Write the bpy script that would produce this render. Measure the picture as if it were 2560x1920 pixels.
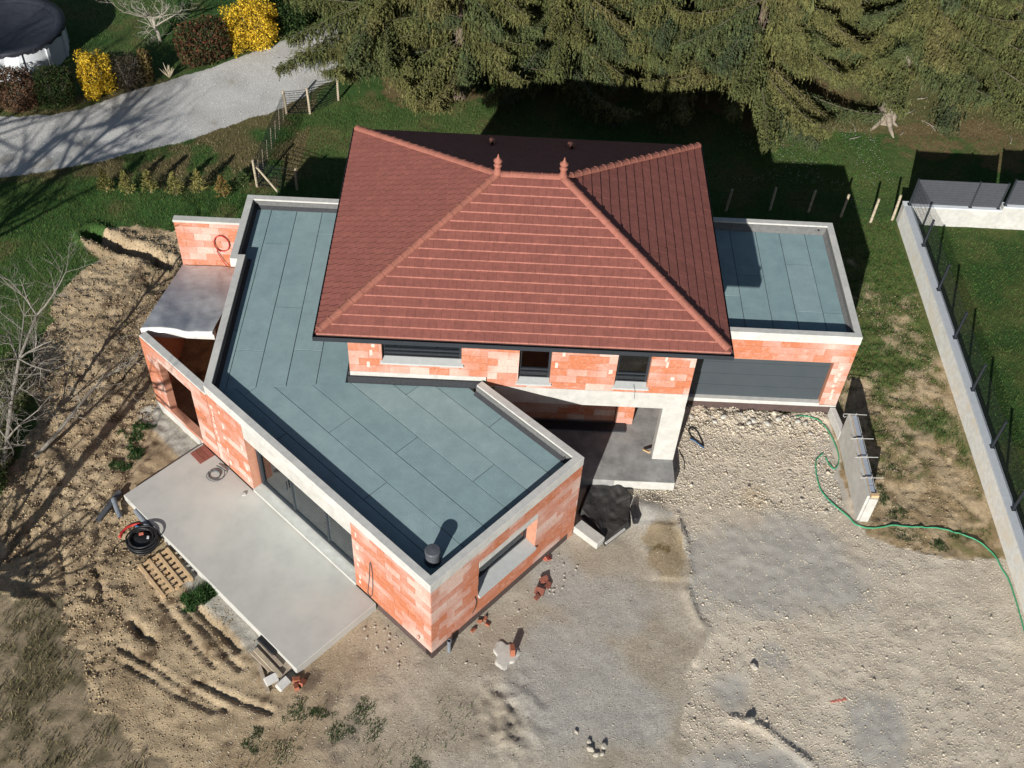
import bpy, bmesh, math, random
import numpy as np
from mathutils import Vector, Matrix

random.seed(7)
NR = np.random.default_rng(11)
for o in list(bpy.data.objects):
    bpy.data.objects.remove(o, do_unlink=True)
SC = bpy.context.scene
COL = SC.collection

# ------------------------------------------------------------------ camera
CAM = np.array([-5.065, -19.167, 24.257])
PITCH, YAW, ROLL, FPX = math.radians(47.784), math.radians(1.661), math.radians(3.86), 2813.0
fw = np.array([math.sin(YAW) * math.cos(PITCH), math.cos(YAW) * math.cos(PITCH), -math.sin(PITCH)])
rt0 = np.array([math.cos(YAW), -math.sin(YAW), 0.0])
up0 = np.cross(rt0, fw)
rt = math.cos(ROLL) * rt0 + math.sin(ROLL) * up0
up = -math.sin(ROLL) * rt0 + math.cos(ROLL) * up0
cam_d = bpy.data.cameras.new('camera')
cam = bpy.data.objects.new('camera', cam_d)
COL.objects.link(cam)
M = Matrix.Identity(4)
for i in range(3):
    M[i][0], M[i][1], M[i][2], M[i][3] = rt[i], up[i], -fw[i], CAM[i]
cam.matrix_world = M
cam_d.sensor_width = 36.0
cam_d.lens = FPX / 2560 * 36
cam_d.clip_end = 2000
SC.camera = cam

# ------------------------------------------------------------------ light
SUN_EL = math.radians(22.4)
SUN_H = np.array([-0.326, -0.945])
SUN_H = SUN_H / np.linalg.norm(SUN_H)
to_sun = Vector((SUN_H[0] * math.cos(SUN_EL), SUN_H[1] * math.cos(SUN_EL), math.sin(SUN_EL)))
world = bpy.data.worlds.new('World')
SC.world = world
world.use_nodes = True
wn = world.node_tree
bg = wn.nodes['Background']
sky = wn.nodes.new('ShaderNodeTexSky')
sky.sky_type = 'NISHITA'
sky.sun_disc = False
sky.sun_elevation = SUN_EL
sky.sun_rotation = math.atan2(SUN_H[0], SUN_H[1])
sky.air_density = 1.0
sky.dust_density = 0.6
wn.links.new(sky.outputs['Color'], bg.inputs['Color'])
bg.inputs['Strength'].default_value = 0.05
sun_d = bpy.data.lights.new('sun', 'SUN')
sun_d.energy = 5.0
sun_d.angle = math.radians(0.5)
sun_d.color = (1.0, 0.975, 0.93)
sun = bpy.data.objects.new('sun', sun_d)
COL.objects.link(sun)
sun.rotation_euler = (-to_sun).to_track_quat('-Z', 'Y').to_euler()
sun.location = (-10, -30, 25)
SC.view_settings.view_transform = 'Standard'
SC.view_settings.look = 'None'
SC.view_settings.gamma = 1.0
SC.view_settings.use_curve_mapping = False
SC.view_settings.exposure = 0.60
SC.render.resolution_x, SC.render.resolution_y = 1024, 768

# ------------------------------------------------------------------ helpers
def tag(o, label=None, cat=None, group=None, kind=None):
    if label: o['label'] = label
    if cat: o['category'] = cat
    if group: o['group'] = group
    if kind: o['kind'] = kind
    return o

def empty(name, loc=(0, 0, 0), rz=0.0, label=None, cat=None, group=None):
    o = bpy.data.objects.new(name, None)
    o.empty_display_size = 0.2
    COL.objects.link(o)
    o.location = loc
    o.rotation_euler = (0, 0, rz)
    return tag(o, label, cat, group)

def link(name, me, mat=None, parent=None):
    o = bpy.data.objects.new(name, me)
    COL.objects.link(o)
    if mat is not None and len(me.materials) == 0:
        me.materials.append(mat)
    if parent is not None:
        o.parent = parent
    return o

class MB:
    def __init__(s):
        s.v, s.f = [], []
    def add(s, vs, fs):
        b = len(s.v)
        s.v += [tuple(map(float, p)) for p in vs]
        s.f += [tuple(b + i for i in q) for q in fs]
    def hexa(s, p):   # 8 points: bottom 4 ccw, top 4 ccw
        s.add(p, [(3, 2, 1, 0), (4, 5, 6, 7), (0, 1, 5, 4), (1, 2, 6, 5), (2, 3, 7, 6), (3, 0, 4, 7)])
    def box(s, x0, x1, y0, y1, z0, z1):
        s.hexa([(x0, y0, z0), (x1, y0, z0), (x1, y1, z0), (x0, y1, z0), (x0, y0, z1), (x1, y0, z1), (x1, y1, z1), (x0, y1, z1)])
    def obox(s, c, size, rz=0.0, tilt=None):
        m = Matrix.Rotation(rz, 3, 'Z')
        if tilt is not None:
            m = m @ Matrix.Rotation(tilt[1], 3, tilt[0])
        p = []
        for z in (-.5, .5):
            for x, y in ((-.5, -.5), (.5, -.5), (.5, .5), (-.5, .5)):
                p.append(Vector(c) + m @ Vector((x * size[0], y * size[1], z * size[2])))
        s.hexa(p)
    def prism(s, poly, z0, z1):
        n = len(poly)
        z0s = z0 if hasattr(z0, '__len__') else [z0] * n
        z1s = z1 if hasattr(z1, '__len__') else [z1] * n
        vs = [(p[0], p[1], z0s[i]) for i, p in enumerate(poly)] + [(p[0], p[1], z1s[i]) for i, p in enumerate(poly)]
        fs = [tuple(range(n - 1, -1, -1)), tuple(range(n, 2 * n))]
        for i in range(n):
            j = (i + 1) % n
            fs.append((i, j, n + j, n + i))
        s.add(vs, fs)
    def tube(s, pts, r, n=6, cap=True):
        pts = [Vector(p) for p in pts]
        rs = r if hasattr(r, '__len__') else [r] * len(pts)
        rings = []
        prev = None
        for i, p in enumerate(pts):
            a = pts[max(i - 1, 0)]; b = pts[min(i + 1, len(pts) - 1)]
            d = (b - a)
            if d.length < 1e-9: d = Vector((0, 0, 1))
            d.normalize()
            if prev is None:
                q = d.orthogonal().normalized()
            else:
                q = prev - d * prev.dot(d)
                q = q.normalized() if q.length > 1e-6 else d.orthogonal().normalized()
            prev = q
            w = d.cross(q)
            rings.append([p + (q * math.cos(2 * math.pi * k / n) + w * math.sin(2 * math.pi * k / n)) * rs[i] for k in range(n)])
        vs = [v for rg in rings for v in rg]
        fs = []
        for i in range(len(pts) - 1):
            for k in range(n):
                k2 = (k + 1) % n
                fs.append((i * n + k, i * n + k2, (i + 1) * n + k2, (i + 1) * n + k))
        if cap:
            fs.append(tuple(range(n - 1, -1, -1)))
            fs.append(tuple((len(pts) - 1) * n + k for k in range(n)))
        s.add(vs, fs)
    def lathe(s, prof, n=16, c=(0, 0, 0)):
        vs, fs = [], []
        for r, z in prof:
            for k in range(n):
                a = 2 * math.pi * k / n
                vs.append((c[0] + r * math.cos(a), c[1] + r * math.sin(a), c[2] + z))
        for i in range(len(prof) - 1):
            for k in range(n):
                k2 = (k + 1) % n
                fs.append((i * n + k, i * n + k2, (i + 1) * n + k2, (i + 1) * n + k))
        fs.append(tuple(range(n - 1, -1, -1)))
        fs.append(tuple((len(prof) - 1) * n + k for k in range(n)))
        s.add(vs, fs)
    def mesh(s, name, smooth=False):
        me = bpy.data.meshes.new(name)
        me.from_pydata(s.v, [], s.f)
        if smooth:
            me.polygons.foreach_set('use_smooth', [True] * len(me.polygons))
        me.update()
        return me
    def build(s, name, mat, parent=None, smooth=False, bevel=0.0):
        o = link(name, s.mesh(name, smooth), mat, parent)
        if bevel:
            md = o.modifiers.new('bevel', 'BEVEL')
            md.width = bevel; md.segments = 1; md.limit_method = 'ANGLE'
        return o

def tri_mesh(name, tris, cols=None):
    """tris (T,3,3) array, cols (T,3)"""
    T = len(tris)
    me = bpy.data.meshes.new(name)
    me.vertices.add(T * 3); me.loops.add(T * 3); me.polygons.add(T)
    me.vertices.foreach_set('co', np.asarray(tris, np.float32).reshape(-1))
    me.loops.foreach_set('vertex_index', np.arange(T * 3, dtype=np.int32))
    me.polygons.foreach_set('loop_start', np.arange(0, T * 3, 3, dtype=np.int32))
    if cols is not None:
        put_col(me, np.repeat(np.asarray(cols), 3, axis=0))
    me.update(calc_edges=True)
    return me

def put_col(me, rgb):
    a = me.color_attributes.new('Col', 'FLOAT_COLOR', 'POINT')
    c = np.ones((len(rgb), 4), np.float32)
    c[:, :3] = np.clip(rgb, 0, 1)
    a.data.foreach_set('color', c.reshape(-1))

# --- 2D value noise
def _hash(ix, iy, seed):
    h = (ix.astype(np.int64) * 374761393 + iy.astype(np.int64) * 668265263 + seed * 974634777) & 0xFFFFFFFF
    h = ((h ^ (h >> 13)) * 1274126177) & 0xFFFFFFFF
    h = ((h ^ (h >> 16)) * 2246822519) & 0xFFFFFFFF
    return ((h ^ (h >> 15)) & 0xFFFFFF) / float(0xFFFFFF)
def vn(x, y, seed=0):
    x = np.asarray(x, float); y = np.asarray(y, float)
    ix = np.floor(x); iy = np.floor(y)
    fx = x - ix; fy = y - iy
    fx = fx * fx * (3 - 2 * fx); fy = fy * fy * (3 - 2 * fy)
    a = _hash(ix, iy, seed); b = _hash(ix + 1, iy, seed); c = _hash(ix, iy + 1, seed); d = _hash(ix + 1, iy + 1, seed)
    return (a * (1 - fx) + b * fx) * (1 - fy) + (c * (1 - fx) + d * fx) * fy
def fbm(x, y, scale, oct=4, seed=0):
    s = 0; a = 1; t = 0
    for i in range(oct):
        s = s + a * vn(x / scale * 2 ** i + 17.3 * i, y / scale * 2 ** i - 9.1 * i, seed + i)
        t += a; a *= 0.5
    return s / t
def sstep(a, b, x):
    t = np.clip((x - a) / (b - a), 0, 1)
    return t * t * (3 - 2 * t)
def pip(poly, x, y):
    inside = np.zeros(np.shape(x), bool)
    n = len(poly); j = n - 1
    for i in range(n):
        xi, yi = poly[i]; xj, yj = poly[j]
        c = ((yi > y) != (yj > y)) & (x < (xj - xi) * (y - yi) / ((yj - yi) if yj != yi else 1e-9) + xi)
        inside ^= c
        j = i
    return inside
def seg_dist(pts, x, y):
    best = np.full(np.shape(x), 1e9)
    for (ax_, ay_), (bx_, by_) in zip(pts[:-1], pts[1:]):
        dx, dy = bx_ - ax_, by_ - ay_
        t = np.clip(((x - ax_) * dx + (y - ay_) * dy) / (dx * dx + dy * dy), 0, 1)
        best = np.minimum(best, np.hypot(x - ax_ - t * dx, y - ay_ - t * dy))
    return best
def clip_poly(poly, a, b):
    """keep the part of poly left of line a->b"""
    out = []
    n = len(poly)
    side = lambda p: (b[0] - a[0]) * (p[1] - a[1]) - (b[1] - a[1]) * (p[0] - a[0])
    for i in range(n):
        p, q = poly[i], poly[(i + 1) % n]
        sp, sq = side(p), side(q)
        if sp >= 0: out.append(p)
        if (sp >= 0) != (sq >= 0):
            t = sp / (sp - sq)
            out.append((p[0] + t * (q[0] - p[0]), p[1] + t * (q[1] - p[1])))
    return out
def clip_convex(poly, conv):
    for i in range(len(conv)):
        poly = clip_poly(poly, conv[i], conv[(i + 1) % len(conv)])
        if len(poly) < 3: return []
    return poly
def catmull(pts, k=6):
    P = [Vector(p) for p in pts]
    P = [P[0] * 2 - P[1]] + P + [P[-1] * 2 - P[-2]]
    out = []
    for i in range(1, len(P) - 2):
        for j in range(k):
            t = j / k
            out.append(0.5 * ((2 * P[i]) + (-P[i - 1] + P[i + 1]) * t + (2 * P[i - 1] - 5 * P[i] + 4 * P[i + 1] - P[i + 2]) * t * t + (-P[i - 1] + 3 * P[i] - 3 * P[i + 1] + P[i + 2]) * t ** 3))
    out.append(P[-2])
    return out

# ------------------------------------------------------------------ materials
def nodes_of(name):
    m = bpy.data.materials.new(name)
    m.use_nodes = True
    nt = m.node_tree
    return m, nt, nt.nodes['Principled BSDF']
def N(nt, t, **kw):
    n = nt.nodes.new(t)
    for k, v in kw.items(): setattr(n, k, v)
    return n
def ramp(nt, src, stops):
    r = N(nt, 'ShaderNodeValToRGB')
    e = r.color_ramp.elements
    while len(e) < len(stops): e.new(0.5)
    for i, (p, c) in enumerate(stops):
        e[i].position = p
        e[i].color = (*c, 1) if len(c) == 3 else c
    nt.links.new(src, r.inputs[0])
    return r
def noise(nt, scale, detail=4, rough=0.6, coord='Position', dist=0.0):
    n = N(nt, 'ShaderNodeTexNoise')
    n.inputs['Scale'].default_value = scale
    n.inputs['Detail'].default_value = detail
    n.inputs['Roughness'].default_value = rough
    n.inputs['Distortion'].default_value = dist
    if coord == 'Position':
        g = N(nt, 'ShaderNodeNewGeometry')
        nt.links.new(g.outputs['Position'], n.inputs['Vector'])
    else:
        g = N(nt, 'ShaderNodeTexCoord')
        nt.links.new(g.outputs[coord], n.inputs['Vector'])
    return n
def mul_col(nt, a, b, fac=1.0, mode='MULTIPLY'):
    m = N(nt, 'ShaderNodeMix', data_type='RGBA', blend_type=mode)
    m.inputs[0].default_value = fac
    for s, i in ((a, 6), (b, 7)):
        if isinstance(s, tuple): m.inputs[i].default_value = (*s, 1)
        else: nt.links.new(s, m.inputs[i])
    return m.outputs[2]
def bump(nt, bsdf, src, strength=0.3, dist=0.02):
    b = N(nt, 'ShaderNodeBump')
    b.inputs['Strength'].default_value = strength
    b.inputs['Distance'].default_value = dist
    nt.links.new(src, b.inputs['Height'])
    nt.links.new(b.outputs[0], bsdf.inputs['Normal'])
def mat(name, c1, c2=None, scale=6.0, rough=0.8, bscale=60.0, bstr=0.25, metallic=0.0, lo=0.35, hi=0.65, coord='Position', spec=0.3, c3=None, s3=1.2):
    m, nt, b = nodes_of(name)
    c2 = c2 or tuple(v * 0.8 for v in c1)
    n = noise(nt, scale, 5, 0.65, coord)
    r = ramp(nt, n.outputs[0], [(lo, c1), (hi, c2)])
    out = r.outputs[0]
    if c3:
        n3 = noise(nt, s3, 3, 0.6, coord)
        r3 = ramp(nt, n3.outputs[0], [(0.5, (0, 0, 0)), (0.68, (1, 1, 1))])
        mm = N(nt, 'ShaderNodeMix', data_type='RGBA')
        nt.links.new(r3.outputs[0], mm.inputs[0])
        nt.links.new(out, mm.inputs[6])
        mm.inputs[7].default_value = (*c3, 1)
        out = mm.outputs[2]
    nt.links.new(out, b.inputs['Base Color'])
    b.inputs['Roughness'].default_value = rough
    b.inputs['Metallic'].default_value = metallic
    b.inputs['Specular IOR Level'].default_value = spec
    if bstr:
        nb = noise(nt, bscale, 4, 0.6, coord)
        bump(nt, b, nb.outputs[0], bstr, 0.01)
    return m
def rnd_socket(nt):
    """random 0..1 per object and per island"""
    oi = N(nt, 'ShaderNodeObjectInfo')
    ge = N(nt, 'ShaderNodeNewGeometry')
    a = N(nt, 'ShaderNodeMath', operation='ADD')
    nt.links.new(oi.outputs['Random'], a.inputs[0])
    nt.links.new(ge.outputs['Random Per Island'], a.inputs[1])
    f = N(nt, 'ShaderNodeMath', operation='FRACT')
    nt.links.new(a.outputs[0], f.inputs[0])
    return f.outputs[0]
def col_mat(name, rough=0.95, nscale=25.0, namt=0.35, bscale=45.0, bstr=0.5, bdist=0.02, trans=0.0):
    m, nt, b = nodes_of(name)
    at = N(nt, 'ShaderNodeAttribute', attribute_name='Col')
    n = noise(nt, nscale, 6, 0.7)
    lo, hi = 1 - namt, 1 + namt
    r = ramp(nt, n.outputs[0], [(0.3, (lo, lo, lo)), (0.7, (hi, hi, hi))])
    out = mul_col(nt, at.outputs['Color'], r.outputs[0])
    nt.links.new(out, b.inputs['Base Color'])
    b.inputs['Roughness'].default_value = rough
    b.inputs['Specular IOR Level'].default_value = 0.15
    if bstr:
        nb = noise(nt, bscale, 6, 0.7)
        bump(nt, b, nb.outputs[0], bstr, bdist)
    if trans:
        tr = N(nt, 'ShaderNodeBsdfTranslucent')
        nt.links.new(out, tr.inputs[0])
        mx = N(nt, 'ShaderNodeMixShader')
        mx.inputs[0].default_value = trans
        nt.links.new(b.outputs[0], mx.inputs[1]); nt.links.new(tr.outputs[0], mx.inputs[2])
        nt.links.new(mx.outputs[0], nt.nodes['Material Output'].inputs[0])
    return m

def brick_material(name, orange, pink, pale):
    m, nt, b = nodes_of(name)
    r = rnd_socket(nt)
    ge = N(nt, 'ShaderNodeNewGeometry')
    n = N(nt, 'ShaderNodeTexNoise'); n.inputs['Scale'].default_value = 0.8; n.inputs['Detail'].default_value = 1
    nt.links.new(ge.outputs['Position'], n.inputs['Vector'])
    k = N(nt, 'ShaderNodeMath', operation='MULTIPLY_ADD')
    nt.links.new(r, k.inputs[0]); k.inputs[1].default_value = 0.36
    nt.links.new(n.outputs[0], k.inputs[2])
    rr = ramp(nt, k.outputs[0], [(0.47, orange), (0.61, tuple((a * 2 + c) / 3 for a, c in zip(orange, pink))), (0.73, pink), (0.90, pale)])
    n2 = noise(nt, 14, 5, 0.7)
    r2 = ramp(nt, n2.outputs[0], [(0.3, (.82, .80, .78)), (0.7, (1.12, 1.12, 1.12))])
    out = mul_col(nt, rr.outputs[0], r2.outputs[0])
    # chalky smears
    n3 = noise(nt, 5, 5, 0.75, dist=0.6)
    r3 = ramp(nt, n3.outputs[0], [(0.50, (0, 0, 0)), (0.74, (.55, .55, .55))])
    mm = N(nt, 'ShaderNodeMix', data_type='RGBA')
    nt.links.new(r3.outputs[0], mm.inputs[0]); nt.links.new(out, mm.inputs[6]); mm.inputs[7].default_value = (.56, .36, .30, 1)
    nt.links.new(mm.outputs[2], b.inputs['Base Color'])
    b.inputs['Roughness'].default_value = 0.9
    b.inputs['Specular IOR Level'].default_value = 0.2
    nb = noise(nt, 50, 3, 0.6)
    bump(nt, b, nb.outputs[0], 0.25, 0.008)
    return m

def tile_material(name, base):
    m, nt, b = nodes_of(name)
    r = rnd_socket(nt)
    rr = ramp(nt, r, [(0.0, tuple(v * .93 for v in base)), (0.5, base), (1.0, tuple(v * 1.06 for v in base))])
    n2 = noise(nt, 9, 5, 0.7)
    r2 = ramp(nt, n2.outputs[0], [(0.3, (.80, .80, .82)), (0.7, (1.12, 1.10, 1.08))])
    out = mul_col(nt, rr.outputs[0], r2.outputs[0])
    nt.links.new(out, b.inputs['Base Color'])
    b.inputs['Roughness'].default_value = 0.75
    b.inputs['Specular IOR Level'].default_value = 0.25
    nb = noise(nt, 80, 3, 0.6)
    bump(nt, b, nb.outputs[0], 0.2, 0.005)
    return m

def membrane_material(name):
    m, nt, b = nodes_of(name)
    r = rnd_socket(nt)
    rr = ramp(nt, r, [(0.0, (.188, .272, .284)), (1.0, (.226, .306, .314))])
    n2 = noise(nt, 2.2, 6, 0.7)
    r2 = ramp(nt, n2.outputs[0], [(0.3, (.85, .86, .87)), (0.7, (1.10, 1.09, 1.07))])
    out = mul_col(nt, rr.outputs[0], r2.outputs[0])
    n4 = noise(nt, 170, 3, 0.8)
    r4 = ramp(nt, n4.outputs[0], [(0.35, (.72, .72, .72)), (0.65, (1.25, 1.25, 1.25))])
    out = mul_col(nt, out, r4.outputs[0])
    nt.links.new(out, b.inputs['Base Color'])
    b.inputs['Roughness'].default_value = 0.9
    b.inputs['Specular IOR Level'].default_value = 0.2
    nb = noise(nt, 220, 2, 0.6)
    bump(nt, b, nb.outputs[0], 0.4, 0.004)
    return m

def glass_material(name, tint, alpha, rough=0.03):
    m, nt, b = nodes_of(name)
    nt.nodes.remove(b)
    tr = N(nt, 'ShaderNodeBsdfTransparent'); tr.inputs[0].default_value = (*tint, 1)
    gl = N(nt, 'ShaderNodeBsdfGlossy'); gl.inputs['Roughness'].default_value = rough
    gl.inputs[0].default_value = (.85, .9, .95, 1)
    fr = N(nt, 'ShaderNodeFresnel'); fr.inputs[0].default_value = 1.5
    ad = N(nt, 'ShaderNodeMath', operation='ADD'); ad.inputs[1].default_value = alpha
    nt.links.new(fr.outputs[0], ad.inputs[0])
    mx = N(nt, 'ShaderNodeMixShader')
    nt.links.new(ad.outputs[0], mx.inputs[0])
    nt.links.new(tr.outputs[0], mx.inputs[1]); nt.links.new(gl.outputs[0], mx.inputs[2])
    nt.links.new(mx.outputs[0], nt.nodes['Material Output'].inputs[0])
    return m

MAT = {}
MAT['brick'] = brick_material('brick', (.405, .142, .072), (.44, .22, .165), (.50, .36, .305))
MAT['mortar'] = mat('mortar', (.46, .22, .14), (.38, .17, .11), 8)
MAT['tile'] = tile_material('roof_tile', (.215, .076, .059))
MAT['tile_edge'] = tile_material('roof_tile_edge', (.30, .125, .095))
MAT['cap'] = tile_material('ridge_tile', (.265, .102, .072))
MAT['deck'] = mat('roof_deck', (.05, .025, .02))
MAT['membrane'] = membrane_material('roof_membrane')
MAT['bitumen'] = mat('bitumen', (.022, .023, .026), (.035, .036, .04), 20, 0.7)
MAT['upstand'] = mat('upstand', (.10, .10, .10), (.14, .138, .13), 9, 0.8)
MAT['concrete'] = mat('concrete', (.46, .45, .42), (.385, .378, .355), 7, 0.85, c3=(.50, .485, .445), s3=1.6)
MAT['concrete_pale'] = mat('concrete_pale', (.425, .415, .38), (.36, .35, .32), 5, 0.85, c3=(.46, .45, .415), s3=2.0)
MAT['terrace'] = mat('terrace_concrete', (.41, .40, .365), (.355, .348, .32), 2.2, 0.85, lo=.3, hi=.7, c3=(.435, .415, .375), s3=0.8)
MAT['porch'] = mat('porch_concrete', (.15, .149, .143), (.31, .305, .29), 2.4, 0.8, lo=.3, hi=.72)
MAT['anthracite'] = mat('anthracite_metal', (.022, .026, .031), (.026, .030, .036), 3, 0.5, bstr=0.05)
MAT['door'] = mat('garage_door_paint', (.043, .053, .060), (.048, .058, .065), 2, 0.55, bstr=0.05)
MAT['plinth'] = mat('plinth_coating', (.085, .055, .048), (.06, .042, .038), 10, 0.85)
MAT['sill'] = mat('sill_concrete', (.40, .41, .40), (.36, .37, .36), 9, 0.7)
MAT['glass'] = glass_material('window_glass', (.93, .97, .94), 0.05)
MAT['glass_dark'] = glass_material('window_glass_dark', (.12, .12, .13), 0.05)
MAT['interior'] = mat('interior_plaster', (.62, .63, .57), (.54, .55, .50), 3)
MAT['ground'] = col_mat('ground_soil_and_grass', nscale=9, namt=.30, bscale=28, bstr=.7, bdist=.03)
MAT['dirt'] = col_mat('bare_earth', nscale=17, namt=.30, bscale=34, bstr=.75, bdist=.03)
MAT['gravel'] = col_mat('crushed_stone', nscale=40, namt=.26, bscale=38, bstr=.8, bdist=.018)
MAT['drive'] = col_mat('gravel_drive', nscale=26, namt=.34, bscale=40, bstr=.9, bdist=.02)
MAT['blade'] = col_mat('grass_blade', nscale=3, namt=.25, bstr=0, trans=.25)
MAT['stone'] = col_mat('stone_chip', nscale=30, namt=.15, bstr=.2)
MAT['needles'] = col_mat('spruce_needles', nscale=1.1, namt=.28, bstr=0, trans=.15)
MAT['leaf'] = col_mat('leaf', nscale=2.5, namt=.25, bstr=0, trans=.25)
MAT['bark'] = mat('bark', (.16, .12, .09), (.09, .065, .05), 12, 0.95, bscale=30, bstr=.8)
MAT['bark_pale'] = mat('bark_pale', (.30, .27, .22), (.20, .18, .145), 14, 0.95, bscale=40, bstr=.6)
MAT['bark_root'] = mat('bark_root', (.27, .225, .175), (.15, .12, .09), 7, 0.95, bscale=14, bstr=.9)
MAT['bark_twig'] = mat('bark_twig', (.15, .125, .09), (.09, .075, .055), 10, 0.95, bstr=.3)
MAT['bark_grey'] = mat('bark_grey', (.22, .20, .17), (.13, .115, .095), 10, 0.95, bscale=40, bstr=.6)
MAT['timber'] = mat('timber', (.52, .37, .21), (.43, .29, .16), 9, 0.85)
MAT['timber_grey'] = mat('weathered_timber', (.34, .28, .21), (.25, .20, .15), 9, 0.9)
MAT['post'] = mat('post_wood', (.40, .34, .24), (.30, .25, .18), 9, 0.9)
MAT['pvc'] = mat('grey_pvc', (.17, .19, .21), (.14, .155, .175), 5, 0.5, bstr=.05)
MAT['pvc_dark'] = mat('dark_grey_pvc', (.08, .085, .095), (.06, .065, .075), 5, 0.5, bstr=.05)
MAT['black_plastic'] = mat('black_plastic', (.012, .012, .013), (.022, .022, .023), 8, 0.45, bscale=14, bstr=.3)
MAT['liner'] = mat('black_liner', (.022, .021, .020), (.042, .040, .037), 6, 0.7, bscale=10, bstr=.5)
MAT['red_plastic'] = mat('red_plastic', (.45, .035, .03), (.36, .03, .025), 8, 0.5, bstr=0)
MAT['green_hose'] = mat('green_hose_rubber', (.03, .22, .10), (.045, .30, .15), 30, 0.5, bstr=0)
MAT['blue'] = mat('blue_plastic', (.02, .09, .22), None, 8, 0.5, bstr=0)
MAT['white_metal'] = mat('white_metal', (.60, .62, .63), (.54, .56, .58), 4, 0.5, bstr=.05)
MAT['pool_cover'] = mat('pool_cover', (.012, .014, .02), (.02, .022, .03), 4, 0.6, bscale=8, bstr=.4)
MAT['render_wall'] = mat('rendered_wall', (.72, .71, .67), (.58, .57, .53), 6, 0.9, c3=(.66, .60, .50), s3=2.0)
MAT['coping_grey'] = mat('coping_grey', (.38, .40, .42), (.34, .36, .38), 8, 0.8)
MAT['tarp'] = mat('grey_tarpaulin', (.72, .71, .68), (.60, .59, .57), 4, 1.0, bscale=9, bstr=.3, spec=0.0)
MAT['insul'] = mat('grey_insulation', (.30, .33, .37), (.27, .30, .34), 12, 0.8)
MAT['steel'] = mat('galvanised_steel', (.45, .44, .40), (.36, .35, .32), 20, 0.5, metallic=.4)
MAT['mortar_dry'] = mat('dry_mortar', (.45, .43, .38), (.39, .37, .33), 9, 0.95)
MAT['clay'] = mat('clay_block', (.32, .115, .065), (.26, .09, .05), 9, 0.9)
MAT['clay_dark'] = mat('clay_tile_dark', (.22, .075, .05), (.14, .05, .035), 9, 0.9)
MAT['paint_red'] = mat('red_marking_paint', (.52, .12, .075), (.44, .16, .11), 30, 0.8)
MAT['wire'] = mat('dark_wire', (.015, .018, .02), None, 8, 0.5, bstr=0)
MAT['stone_pale'] = mat('stone_pale', (.40, .365, .30), (.31, .28, .23), 12, 0.95)
MAT['mortar_dab'] = mat('mortar_dab', (.56, .46, .40), (.48, .37, .31), 20, .95)
MAT['slat'] = mat('privacy_slat', (.055, .058, .066), (.048, .05, .058), 6, 0.6)

# ------------------------------------------------------------------ main dimensions (metres)
TH = math.radians(47.62)
U = np.array([math.cos(TH), math.sin(TH)]); V = np.array([-math.sin(TH), math.cos(TH)])
P1 = np.array([-6.151, -6.103])
L12, L14, L23 = 5.05, 8.125, 3.40
P2 = P1 + U * L12; P4 = P1 + V * L14; P3 = P2 + V * L23
FZ = 0.32                # finished floor / brick bottom
HW = 3.25                # wing parapet top
MZ = 2.95                # membrane level of the wing
XL, XR, YB = -8.6, 0.0, 6.98
EAX, EBX, EAY, EBY, HE, HR = -9.205, 0.598, -0.596, 7.575, 5.237, 6.965
GX, GY0, GY1, GH = 4.86, 2.235, 7.0, 3.16
def WP(s, w=0.0, z=0.0):   # on the wing facade: s from P1 along V, w outwards
    p = P1 + V * s - U * w
    return (p[0], p[1], z)

# ------------------------------------------------------------------ ground zones
DRIVE = [(-40, 13.2), (-27, 14.3), (-23.05, 14.65), (-21.27, 14.81), (-20.16, 15.44), (-19.41, 16.0), (-18.57, 16.79), (-16.85, 17.88), (-15.53, 19.03), (-14.15, 20.11), (-13.3, 21.34), (-11.61, 22.4), (-8, 25), (-2, 32),
         (2, 30), (-5, 23.2), (-8.8, 20.3), (-10.6, 18.7), (-12.03, 17.48), (-13.0, 16.17), (-14.25, 15.18), (-15.47, 14.21), (-16.68, 13.46), (-17.84, 12.87), (-18.88, 12.29), (-20.01, 11.8), (-21.92, 11.18), (-27, 10.2), (-40, 9)]
GRAVEL = [(-0.1, 2.3), (4.8, 2.3), (4.85, -1.2), (5.07, -2.0), (5.63, -2.23), (6.23, -2.5), (7.08, -2.57), (8.7, -2.55), (8.7, -14), (-1.2, -14), (-0.6, -9), (0.05, -6.46), (0.18, -5.91), (0.5, -5.0), (0.3, -4.75), (0.1, -3.97), (0.24, -3.3), (0.2, -2.8), (-0.1, -1.5), (-1.3, -0.9), (-1.6, -0.5)]
DIRT = [(-18.3, 8.3), (-17.3, 8.95), (-15.6, 8.9), (-14.4, 8.9), (-13.6, 8.3), (-12.2, 7.3), (-5, 1), (1, 1), (1, -14), (-9, -14), (-12.0, -9.4), (-12.57, -8.62), (-13.28, -7.99), (-13.65, -7.63), (-14.07, -6.88), (-14.45, -6.3), (-15.25, -6.05), (-15.42, -5.47), (-15.83, -4.98), (-16.74, -4.8), (-22, -4.6), (-22, -1.6), (-17.9, -1.3), (-17.6, -0.2), (-17.6, 1.0), (-18.3, 2.1), (-18.25, 3.04), (-18.39, 3.77), (-18.37, 4.63), (-18.25, 5.47), (-18.16, 6.46), (-17.75, 7.39)]
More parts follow.
